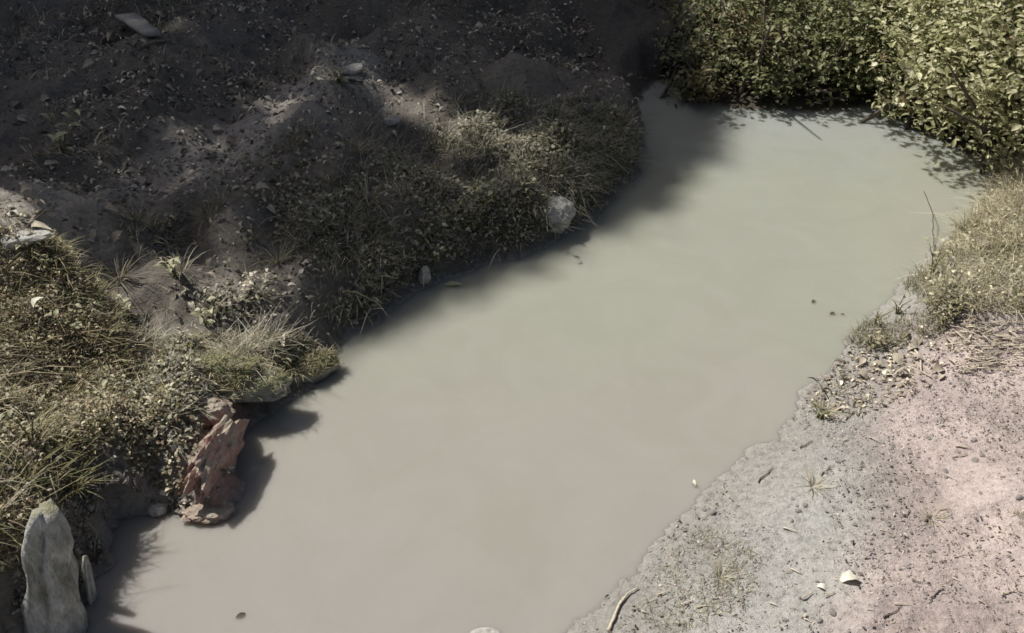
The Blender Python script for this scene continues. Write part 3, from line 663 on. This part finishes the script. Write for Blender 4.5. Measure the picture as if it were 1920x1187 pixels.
# ------------------------------------------------------------------ litter and gravel (uncountable)
SCRAP = leaf_unit(0.45, 0.10, 0.5)
def litter(name, label, poly, n, s0, s1, cols, dens=None, mat=M_LITTER):
    q = land(sample(poly, n, dens), 0.01); n = len(q)
    P = np.concatenate([q, (H(q[:, 0], q[:, 1]) + 0.006)[:, None]], 1)
    sz = s0 + (s1 - s0) * rng.beta(1.2, 3, n)
    V, F = leaves_mesh(P, sz, frames(n, 0.0, 0.35), SCRAP)
    o = obj(name, mesh(name, V, F, mat, np.repeat(pal(n, cols, 0.3), len(SCRAP[0]), 0)))
    return tag(o, label, "leaf litter", kind="stuff")
LBANK = gpoly([(-300, 480), (-600, -80), (1010, -80), (1200, 240), (1190, 340), (950, 490), (640, 630), (450, 760), (430, 960), (230, 930), (100, 940), (-250, 1187)], 0.25)
RBANK = gpoly([(1075, 1187), (1250, 1003), (1490, 770), (1590, 630), (1760, 580), (2300, 560), (2300, 1400), (900, 1400)], 0.08)
litter("leaf_litter", "small dead leaf scraps strewn over the shaded bank", LBANK, 24000, 0.009, 0.05, [(0.28, 0.255, 0.215), (0.42, 0.38, 0.33), (0.17, 0.155, 0.13), (0.66, 0.62, 0.54)], clump(2.5, .28, .62, 61))
litter("leaf_litter", "dry leaf scraps along the upper water edge of the dusty bank", gpoly([(1490, 790), (1590, 650), (1700, 590), (1920, 600), (1920, 680), (1760, 720), (1600, 790)]), 900, 0.008, 0.032, [(0.50, 0.44, 0.35), (0.30, 0.25, 0.19), (0.64, 0.58, 0.47), (0.16, 0.13, 0.10)], clump(6, .38, .6, 73))
litter("leaf_litter", "crumbled plant scraps over the dusty bank", RBANK, 4200, 0.004, 0.018, [(0.30, 0.26, 0.21), (0.20, 0.17, 0.14), (0.44, 0.39, 0.32), (0.13, 0.11, 0.09)], clump(4, .42, .66, 62))
ico = bmesh.new(); bmesh.ops.create_icosphere(ico, subdivisions=1, radius=1.0)
ICO_V = np.array([tuple(v.co) for v in ico.verts]); ICO_F = np.array([[v.index for v in f.verts] for f in ico.faces]); ico.free()
def gravel(label, poly, n, s0, s1, cols, dens=None):
    q = land(sample(poly, n, dens), 0.0); n = len(q)
    P = np.concatenate([q, H(q[:, 0], q[:, 1])[:, None]], 1)
    sz = s0 + (s1 - s0) * rng.beta(1, 4, n); fr = frames(n, 0, 0.5); k = len(ICO_V)
    U = ICO_V[None] * (1 + rng.normal(0, 0.22, (n, k, 1))) * np.array([1.0, 0.8, 0.6])
    V = P[:, None, :] + sz[:, None, None] * (U[..., 0:1] * fr[0][:, None] + U[..., 1:2] * fr[1][:, None] + U[..., 2:3] * fr[2][:, None])
    F = (ICO_F[None] + (np.arange(n) * k)[:, None, None]).reshape(-1, 3)
    return tag(obj("gravel", mesh("gravel", V.reshape(-1, 3), F, M_SOIL, np.repeat(pal(n, cols, 0.2), k, 0))), label, "gravel", kind="stuff")
gravel("fine crumbs of dry earth over the dusty bank", RBANK, 9000, 0.0015, 0.008, [tuple(GREY * 1.1), tuple(PINK), tuple(GREY * .7), tuple(PINK * .6), tuple(PINK * 1.25)], clump(4, .40, .62, 63))
gravel("grit and tiny clods thinly spread over the dusty bank", RBANK, 9000, 0.001, 0.004, [tuple(GREY * .8), tuple(PINK * 1.2), tuple(GREY * .55), tuple(PINK * .55)])
gravel("dark crumbs of earth on the shaded slope", LBANK, 5000, 0.003, 0.016, [tuple(DARK * 1.6), tuple(TRAIL * .8), tuple(DARK)], clump(4, .3, .6, 64))

gravel("earth crumbs and grit on the steep walls of the notch", gpoly([(60, 940), (200, 900), (330, 930), (380, 960), (330, 975), (250, 985), (220, 1010), (200, 1070), (150, 1140), (100, 1187), (40, 1187)]), 1600, 0.003, 0.016, [tuple(DARK), tuple(DARK * 1.7), tuple(DARK * .6), tuple(TRAIL * .7)])
# ------------------------------------------------------------------ grass tufts (one by one)
def tuft_mesh(n, h, w_, cols, spread, seed):
    az = rng.uniform(0, 2 * math.pi, n); r = rng.uniform(0, 0.02, n)
    b = np.stack([r * np.cos(az), r * np.sin(az), np.full(n, -0.004)], 1)
    V, F, m = blades(b, rng.uniform(0.5, 1.0, n) * h, rng.uniform(.7, 1.3, n) * w_, az + rng.normal(0, .4, n), np.abs(rng.normal(spread, .25, n)), np.abs(rng.normal(.7, .35, n)), 5)
    return mesh("grass_tuft", V, F, M_GRASS, np.repeat(pal(n, cols), m, 0))
TV_DULL = [tuft_mesh(40, 0.13, 0.004, [DULL, GREYG, GREYG, OLIVE, PALE], 0.5, k) for k in range(4)]
TV_OLIVE = [tuft_mesh(50, 0.085, 0.0035, [OLIVE, GREEN, STRAWC], 0.45, k) for k in range(4)]
TV_STRAW = [tuft_mesh(36, 0.07, 0.003, [STRAWC, GREYG, OLIVE, PALE], 0.6, k) for k in range(4)]
def tufts(poly, n, variants, label, group, s0, s1, dens=None, mind=0.02):
    q = land(sample(poly, n, dens), mind); z = H(q[:, 0], q[:, 1])
    for (x, y), zz in zip(q, z):
        o = obj("grass_tuft", random.choice(variants), None, (x, y, zz)); s_ = random.uniform(s0, s1); o.scale = (s_, s_, s_ * random.uniform(.8, 1.2)); o.rotation_euler = (0, 0, random.uniform(0, 6.28))
        tag(o, label, "grass tuft", group)
tufts(Z_BANK, 70, TV_DULL, "dull grass tuft with arching blades on the shaded bank slope", "grass tufts on the shaded slope", 0.3, 0.8)
tufts(Z_EDGE, 15, TV_DULL, "drooping grass tuft along the shaded water edge", "grass tufts along the shaded edge", 0.4, 0.8, None, 0.06)
tufts(Z_FORE, 36, TV_OLIVE, "olive grass tuft in the weedy near corner of the left bank", "grass tufts in the weedy corner", 0.5, 1.0)
tufts(Z_RIGHT, 40, TV_OLIVE + TV_STRAW, "yellowing grass tuft beside the pool on the dusty bank", "grass tufts beside the pool", 0.6, 1.1)
tufts(RBANK, 9, TV_STRAW, "small dry grass tuft on the bare dusty bank", "small tufts on the dusty bank", 0.4, 0.9, clump(2, .5, .6, 71))
for (u, v, s_, lab) in [(50, 905, 1.0, "olive tuft drooping over the left side of the whitened stump"), (95, 915, .9, "olive tuft drooping over the top of the whitened stump"), (140, 925, .9, "olive tuft at the right shoulder of the whitened stump"), (690, 385, 0.95, "star shaped pale tuft splayed on the middle of the shaded slope"), (1165, 245, 1.2, "leaning grass tuft at the tip of the shaded bank by the channel"), (1350, 1085, 0.6, "grey flattened tuft on the dusty bank near the water edge"),
                        (1525, 915, 0.7, "thin grey tuft alone in the middle of the dusty bank"), (1545, 775, 0.8, "green tuft at the waterline under the dark twig")]:
    o = obj("grass_tuft", (TV_OLIVE if 900 < v < 930 and u < 200 else TV_DULL if v < 600 else TV_STRAW)[0 if v != 245 else 1], None, at(u, v)); o.scale = (s_,) * 3; tag(o, lab, "grass tuft")

# ------------------------------------------------------------------ broad-leaved weeds with their own leaves
LEAFM_WEED = [mesh("leaf", *leaf_unit(w_, .1, c_), M_WEED) for w_, c_ in ((0.5, .2), (0.62, .4), (0.4, .3))]
def place_leaf(me, parent, loc, az, ti, roll, s_, name="leaf"):
    o = bpy.data.objects.new(name, me); COL.objects.link(o); o.parent = parent
    o.matrix_local = Matrix.Translation(loc) @ Matrix.Rotation(az, 4, 'Z') @ Matrix.Rotation(-ti, 4, 'Y') @ Matrix.Rotation(roll, 4, 'X') @ Matrix.Scale(s_, 4)
    return o
def weed(u, v, h, nl, ls, label, group=None, stems=3):
    p = at(u, v); r = empty("broad_leaf_weed", p); tag(r, label, "weed", group)
    for s_ in range(stems):
        az = random.uniform(0, 6.28); L = random.uniform(.2, .7) * h; hh = h * random.uniform(.6, 1.0)
        pts = [(0, 0, -0.01), (math.cos(az) * L * .3, math.sin(az) * L * .3, hh * .55), (math.cos(az) * L, math.sin(az) * L, hh)]
        vv, f4, f3 = tube(pts, [0.0028, 0.002, 0.001], 5); obj("stem", mesh("stem", vv, [f4, f3], M_STEM), r)
        for k in range(nl // stems):
            t = (k + 1) / (nl // stems); a_, b_ = (pts[0], pts[1]) if t < .5 else (pts[1], pts[2]); q = (t * 2) % 1 if t < 1 else 1
            loc = Vector(a_).lerp(Vector(b_), q)
            place_leaf(random.choice(LEAFM_WEED), r, loc, k * 2.4 + random.uniform(-.4, .4), random.uniform(-.3, .6), random.uniform(-.4, .4), ls * random.uniform(.7, 1.25))
GW = "small broad leaved weeds on the shaded bank"
for (u, v, h, nl, ls, lab) in [(985, 372, .17, 24, .032, "leafy weed climbing highest at the tip of the shaded bank"), (1015, 425, .13, 18, .03, "weed with curled pale leaves touching the rounded pale stone"),
        (890, 445, .15, 24, .034, "bright leaved weed leaning over the water edge above the floating leaf"), (905, 385, .12, 15, .03, "weed in the middle of the grassy shaded bank tip"),
        (1050, 330, .13, 18, .028, "greenish weed on top of the shaded bank tip"), (640, 160, .12, 15, .045, "pale weed at the sunlit patch on the upper slope"), (330, 520, .12, 18, .032, "weed with pale drooping leaves at the left end of the shaded slope"),
        (250, 600, .10, 18, .026, "grey leaved weed at the border of shade and sun"), (385, 610, .10, 15, .026, "two tone weed on the dark ledge over the mossy turf"), (120, 290, .16, 18, .05, "grey bushy weed on the dark upper left slope"),
        (600, 690, .06, 18, .022, "low grey rosette of leaves at the tip of the mossy rock"), (540, 690, .06, 18, .022, "pale rosette of leaves on the mossy rock"), (1745, 520, .14, 21, .026, "dark green weed at the foot of the bare stalk"),
        (1640, 610, .09, 15, .018, "thin weed leaning out over the water from the dusty bank"), (1535, 785, .07, 18, .016, "little green weed below the dark twig"), (810, 500, .09, 12, .022, "weed above the pale pointed stone"),
        (90, 520, .14, 24, .022, "bright olive weed at the top of the sunlit corner"), (140, 640, .14, 24, .022, "olive weed around the single dead leaf in the sunlit corner"), (60, 830, .12, 24, .02, "brownish weed over the whitened stump"), (200, 760, .10, 18, .018, "wiry weed where the sunlit corner meets the grey roots"),
        (1680, 590, .08, 15, .016, "weed shoots behind the dead curled leaves")]:
    weed(u, v, h, nl, ls, lab)

# ------------------------------------------------------------------ individual leaves, stones, sticks
LEAF_DRY = [mesh("dry_leaf", *leaf_unit(w_, f_, c_), M_DRY) for w_, f_, c_ in ((.5, .12, .6), (.4, -.10, .5), (.6, .16, .9))]
LEAF_DARK = mesh("floating_leaf", *leaf_unit(.4, .1, .3), M_LITTER, np.tile((.10, .085, .065), (15, 1))); LEAF_BIG = mesh("dry_leaf", *leaf_unit(.55, .14, .7), M_PALE); LEAF_FL = mesh("floating_leaf", *leaf_unit(.36, .06, .1), M_FLOAT)
def single_leaf(me, u, v, size, az, label, group=None, lift=0.006, tilt=0.0, roll=0.0, name="dry_leaf", cat="leaf"):
    o = bpy.data.objects.new(name, me); COL.objects.link(o); p = at(u, v, lift)
    o.matrix_world = Matrix.Translation(p) @ Matrix.Rotation(az, 4, 'Z') @ Matrix.Rotation(-tilt, 4, 'Y') @ Matrix.Rotation(roll, 4, 'X') @ Matrix.Scale(size, 4)
    return tag(o, label, cat, group)
single_leaf(LEAF_BIG, 1570, 1092, 0.070, 0.1, "large cream curled leaf lying on the dusty bank", lift=.008, roll=-.3)
single_leaf(LEAF_BIG, 1530, 1100, 0.030, -0.4, "small whitish leaf just beside the large cream leaf", lift=.006)
single_leaf(LEAF_BIG, 1650, 704, 0.055, 0.05, "pale flat leaf among the dark curled leaves at the edge of the dust", lift=.008)
single_leaf(LEAF_BIG, 1300, 915, 0.02, 1.4, "tiny pale leaf standing at the waterline of the dusty bank", lift=.004, tilt=.9)
single_leaf(LEAF_FL, 832, 537, 0.072, 0.12, "narrow yellow green leaf floating by the shaded bank", lift=.004, name="floating_leaf")
single_leaf(LEAF_DARK, 442, 1162, 0.030, 0.5, "small dark scrap floating alone in open water", lift=.003, name="floating_leaf")
single_leaf(LEAF_DARK, 1522, 570, 0.03, 0.9, "dark floating scrap farthest from the dusty bank", lift=.003, name="floating_leaf")
single_leaf(LEAF_DARK, 1555, 592, 0.03, 0.5, "slanted dark scrap floating off the green shoots", lift=.003, name="floating_leaf")
single_leaf(LEAF_DARK, 1575, 592, 0.018, 0.1, "tiny dark scrap floating nearest the green shoots", lift=.003, name="floating_leaf")
single_leaf(LEAF_BIG, 80, 632, 0.04, 1.0, "bright dead leaf caught in the olive weeds", lift=.10, tilt=.6)
single_leaf(LEAF_DRY[2], 1715, 262, 0.04, 0.2, "leaf floating below the overhanging bush", lift=.003, name="floating_leaf")
single_leaf(LEAF_DRY[0], 1745, 255, 0.06, 2.2, "curled leaf drifting beside the bush in the pool corner", lift=.004, name="floating_leaf")
for (u, v, s_, a_) in [(1640, 655, .045, .4), (1675, 665, .05, 1.9), (1755, 690, .05, .9), (1705, 705, .05, 2.9), (1685, 640, .05, .6), (1625, 715, .04, 2.2), (1715, 690, .05, 1.7), (1700, 660, .05, .4), (1690, 690, .055, 2.0), (1745, 700, .05, .2), (1720, 650, .05, 1.3), (1660, 690, .04, 2.8), (1610, 690, .04, .8), (1760, 715, .045, 1.0), (1735, 680, .05, 2.5)]:
    single_leaf(random.choice(LEAF_DRY), u, v, s_, a_, "dark curled dead leaf in the heap below the green shoots", "dead leaves heaped below the shoots", .012, random.uniform(-.4, .5), random.uniform(-.8, .8))
LVIS = gpoly([(10, 480), (10, 20), (1000, 20), (1190, 240), (1170, 330), (950, 470), (640, 610), (450, 720), (200, 720)])
q = land(sample(LVIS, 260, clump(2.0, .32, .6, 81)), .03); zz = H(q[:, 0], q[:, 1])
for (x, y), z in zip(q, zz):
    o = bpy.data.objects.new("dry_leaf", random.choice(LEAF_DRY)); COL.objects.link(o)
    o.matrix_world = Matrix.Translation((x, y, z + .012)) @ Matrix.Rotation(random.uniform(0, 6.28), 4, 'Z') @ Matrix.Rotation(random.gauss(0, .3), 4, 'Y') @ Matrix.Rotation(random.gauss(0, .5), 4, 'X') @ Matrix.Scale(random.uniform(.028, .065), 4)
    tag(o, "curled brown leaf fallen on the shaded bank", "leaf", "fallen leaves on the shaded bank")
PEB = [rocky("clod", 1.0, 60 + k, 5, 2, .2, (1, .8, .6)) for k in range(4)]
for m_ in PEB: m_.materials.append(M_PEBBLE)
q = land(sample(RBANK, 100, clump(3, .3, .6, 82)), .04); zz = H(q[:, 0], q[:, 1])
for (x, y), z in zip(q, zz):
    o = obj("clod", random.choice(PEB), None, (x, y, z + .001)); s_ = random.choice([.004, .005, .007, .009, .012]); o.scale = (s_,) * 3; o.rotation_euler = (0, 0, random.uniform(0, 6))
    tag(o, "small crumbly clod on the bare dusty bank", "clod", "clods on the dusty bank")
def stick(name, label, cat, pts, r, mat, group=None, lifts=None, n=6):
    jt = .014 if name in ('straw', 'bare_stalk', 'root') else .045
    P = [at(u, v, r + (lifts[i] if lifts else 0.002)) for i, (u, v) in enumerate(pts)]
    Q = []
    for i in range(len(P) - 1):
        for k in range(4):
            c = P[i].lerp(P[i + 1], k / 4); L = (P[i + 1] - P[i]).length; Q.append(c + Vector((random.gauss(0, jt), random.gauss(0, jt), random.uniform(0, .03))) * L)
    P = Q + [P[-1]]
    o0 = P[0].copy(); R = [r * random.uniform(.75, 1.2) * (1 - .5 * i / max(1, len(P) - 1)) for i in range(len(P))]
    v, f4, f3 = tube([p - o0 for p in P], R, n)
    return tag(obj(name, mesh(name, v, [f4, f3], mat, smooth=True), None, o0), label, cat, group)
# broken pale plank far up the slope
def plank(label, u0, v0, u1, v1, w_, th, mat):
    a, b = at(u0, v0, .03), at(u1, v1, .03); d = b - a; L = d.length; n = 8; V = []; F = []
    for i in range(n + 1):
        t = i / n; ww = w_ * (1.1 - .35 * t + .05 * math.sin(17 * t))
        for (sy, sz) in ((-1, -1), (1, -1), (1, 1), (-1, 1)): V.append((L * t + (.012 * sy if i in (0, n) else 0), sy * ww / 2, sz * th / 2 + .004 * math.sin(6 * t)))
    for i in range(n):
        for k in range(4): F.append((i * 4 + k, i * 4 + (k + 1) % 4, i * 4 + 4 + (k + 1) % 4, i * 4 + 4 + k))
    F.append((3, 2, 1, 0)); F.append((n * 4, n * 4 + 1, n * 4 + 2, n * 4 + 3))
    o = obj("plank", mesh("plank", V, np.array(F), mat), None, a); o.rotation_mode = 'QUATERNION'; o.rotation_quaternion = d.to_track_quat('X', 'Z')
    return tag(o, label, "plank")
M_PLANK = rock_mat("weathered_plank", (0.30, 0.285, 0.26), (0.50, 0.48, 0.44), scale=20, bdist=.004)
plank("short weathered plank lying askew far up the shaded slope", 238, 42, 290, 76, .085, .02, M_PLANK)
stick("stick", "short pale stick at the end of the weathered plank", "stick", [(262, 96), (275, 92), (300, 84), (316, 84)], .012, M_STICK)
stick("stick", "long thin stick lying along the pale trail on the left", "stick", [(20, 455), (60, 425), (105, 395)], .008, M_STICK)
stick("stick", "dark straight stick crossing the sunlit patch on the upper slope", "stick", [(632, 154), (660, 157), (682, 160)], .008, M_TWIGDARK)
stick("stick", "pale level stick at the left end of the shaded slope", "stick", [(292, 456), (320, 455), (345, 458)], .007, M_STICK)
stick("stick", "grey stick at the foot of the mossy turf by the water", "stick", [(655, 606), (680, 602), (708, 592)], .005, M_STICK)
stick("bare_stalk", "bare leaning stalk rising over the water from the green weed", "stalk", [(1750, 500), (1747, 455), (1742, 425), (1722, 392)], .003, M_TWIGDARK, lifts=[0, .02, .05, .08])
b = at(1560, 752)
tw = empty("dark_twig", b); tag(tw, "dark twig with one withered leaf leaning over the water", "twig")
vv, f4, f3 = tube([(0, 0, -.01), (-.028, .01, .03), (-.05, .02, .06)], [.002, .0016, .0012], 5); obj("stem", mesh("stem", vv, [f4, f3], M_TWIGDARK), tw)
place_leaf(mesh("leaf", *leaf_unit(.3, .1, .3), M_LITTER, np.tile((.06, .055, .045), (15, 1))), tw, Vector((-.05, .02, .06)), 2.6, .2, .3, .035)
for (pts, lab) in [([(1745, 1125), (1752, 1118), (1770, 1105)], "thin dark twig low on the pinkish dust"), ([(1655, 1162), (1670, 1154), (1690, 1140)], "dark twig lying under the thin one on the dust"),
                   ([(1538, 893), (1548, 886), (1556, 878)], "short dark twig beside the thin grey tuft"), ([(1692, 968), (1700, 973), (1706, 958)], "hooked dark twig on the pinkish dust"),
                   ([(1500, 842), (1512, 838), (1522, 829)], "stubby dark twig near the waterline of the dusty bank"), ([(1420, 905), (1440, 890), (1450, 880)], "thin twig close to the water edge")]:
    stick("dark_twig", lab, "twig", pts, .0020, M_TWIGDARK, n=5)
for k in range(90):
    u = random.uniform(1770, 1915); v = random.uniform(605, 700) if k < 80 else random.uniform(600, 640); a_ = random.gauss(0.1, .5); L = random.uniform(20, 70)
    stick("straw", "pale dry straw in the heap where grass meets the pinkish dust", "straw", [(u, v), (u + L * .5 * math.cos(a_), v + 10 * math.sin(a_) + random.uniform(-3, 3)), (u + L * math.cos(a_), v + 20 * math.sin(a_))], random.uniform(.0012, .0030), M_STRAW, "straw heaped at the edge of the dust", [.004, .010, .004], 5)
for k in range(40):
    u = random.uniform(1180, 1900); v = random.uniform(800, 1180)
    if u < 1075 + (1187 - v) * 1.0 + 60: continue
    a_ = random.uniform(-.8, .8); L = random.uniform(10, 34)
    stick("straw", "loose bit of straw scattered on the bare dusty bank", "straw", [(u, v), (u + L * math.cos(a_), v + .6 * L * math.sin(a_))], random.uniform(.0012, .0024), M_STRAW, "straw scattered on the dust", [.003, .003], 5)
for (pts, lab) in [([(1695, 640), (1722, 670), (1725, 700), (1745, 712)], "crooked pale stem standing over the dead leaves"), ([(1625, 622), (1650, 620), (1672, 619)], "pale straight straw at the edge of the green shoots"), ([(1740, 598), (1760, 602), (1782, 603)], "pair of pale straws pressed flat under the grass")]:
    stick("straw", lab, "straw", pts, .0035, M_STRAW, n=5)
# bleached root running along the near water edge, fine roots over the grey bank
stick("root", "bleached root running down the edge of the dusty bank", "root", [(1140, 1187), (1152, 1160), (1160, 1140), (1176, 1118), (1196, 1106)], .0045, M_STRAW)
for (pts, lab) in [([(120, 745), (180, 770), (215, 785), (245, 830), (290, 870)], "long grey root snaking down to the grey bank"), ([(140, 735), (185, 755), (225, 790)], "short grey root beside the long one"),
                   ([(235, 775), (290, 790), (340, 785)], "level root across the grey hollow"), ([(195, 770), (200, 830), (210, 870)], "thin hanging root left of the notch"), ([(120, 890), (130, 915), (140, 935)], "pale broken twig above the stump"), ([(200, 925), (208, 960), (205, 1000)], "fine root hanging down the dark wall of the notch"), ([(255, 905), (262, 930), (270, 948)], "short root end poking from the notch wall beside the knobbly stone"), ([(165, 985), (185, 1010), (178, 1050)], "bent root on the notch wall behind the thin mossy stub"),
                   ([(155, 660), (152, 690), (162, 705), (180, 690)], "looped wiry stem in the sunlit weeds")]:
    stick("root", lab, "root", pts, .004, M_STICK, lifts=[.01] * len(pts), n=5)

# ------------------------------------------------------------------ labels of look-alikes: what each one lies nearest to
LAND = [("the dark straight stick", (660, 158)), ("the pale drooping weed", (330, 520)), ("the two tone weed", (385, 610)), ("the weathered plank", (265, 60)), ("the long thin trail stick", (60, 425)), ("the lumpy pale stone", (665, 135)), ("the small pale stone on the slope", (735, 232)),
        ("the star shaped tuft", (690, 385)), ("the rounded pale stone", (1042, 405)), ("the pale pointed stone", (797, 528)), ("the overhanging mossy slab", (462, 752)),
        ("the red clay lump", (408, 868)), ("the whitened stump", (88, 1160)), ("the whitish flake", (45, 455)), ("the grey upper left weed", (120, 290)), ("the bank tip tuft", (1165, 245)),
        ("the pale level stick", (320, 455)), ("the dead leaf in the olive weeds", (85, 632)), ("the shaded bend of the channel", (1030, 40)), ("the upper left picture corner", (30, 20)), ("the middle of the top edge", (800, 20)),
        ("the bare stalk", (1750, 490)), ("the overhanging bush", (1850, 280)), ("the heap of dead leaves", (1700, 680)), ("the straw heap's right end", (1900, 640)), ("the large cream leaf", (1590, 1092)),
        ("the dark leaning twig", (1560, 752)), ("the thin grey tuft", (1525, 915)), ("the hooked dark twig", (1700, 968)), ("the bleached root", (1150, 1150)), ("the lower right corner", (1890, 1150)), ("the water edge tuft", (1350, 1085)), ("the right frame edge of the grass", (1905, 480))]
LP = np.array([tuple(at(*p)) for _, p in LAND]); U1 = "first second third fourth fifth sixth seventh eighth ninth".split()
ORD = ["nearest"] + [w + " nearest" for w in U1[1:] + "tenth eleventh twelfth thirteenth fourteenth fifteenth sixteenth seventeenth eighteenth nineteenth".split()]
for t_, t1 in (("twenty", "twentieth"), ("thirty", "thirtieth"), ("forty", "fortieth"), ("fifty", "fiftieth"), ("sixty", "sixtieth"), ("seventy", "seventieth"), ("eighty", "eightieth"), ("ninety", "ninetieth")):
    ORD += [t1 + " nearest"] + [t_ + "-" + w + " nearest" for w in U1]
SHORT = {"grass tufts on the shaded slope": "dull arching grass tuft", "grass tufts along the shaded edge": "drooping waterside grass tuft", "grass tufts in the weedy corner": "olive grass tuft", "grass tufts beside the pool": "yellowing grass tuft",
         "small tufts on the dusty bank": "tiny dry grass tuft", "fallen leaves on the shaded bank": "fallen brown leaf", "straw heaped at the edge of the dust": "heaped pale straw", "straw scattered on the dust": "loose bit of straw",
         "clods on the dusty bank": "small dusty clod", "dead leaves heaped below the shoots": "dark curled dead leaf"}
bpy.context.view_layer.update()
for gname, short in SHORT.items():
    mem = [o for o in scene.objects if o.get("group") == gname]
    if not mem: continue
    P = np.array([tuple(o.matrix_world.translation) for o in mem]); Dm = np.linalg.norm(P[:, None] - LP[None], axis=2); near = Dm.argmin(1)
    big = np.array([max(o.dimensions) for o in mem]); q1, q2 = np.quantile(big, [.33, .67])
    for j in set(near.tolist()):
        ids = [i for i in range(len(mem)) if near[i] == j]; ids.sort(key=lambda i: Dm[i, j])
        for r, i in enumerate(ids):
            size = "small" if big[i] < q1 else ("large" if big[i] > q2 else "mid-sized")
            mem[i]["label"] = size + " " + short + ", " + (ORD[r] if r < len(ORD) else "one of the farther ones") + (" to " if r < len(ORD) else " around ") + LAND[j][0]
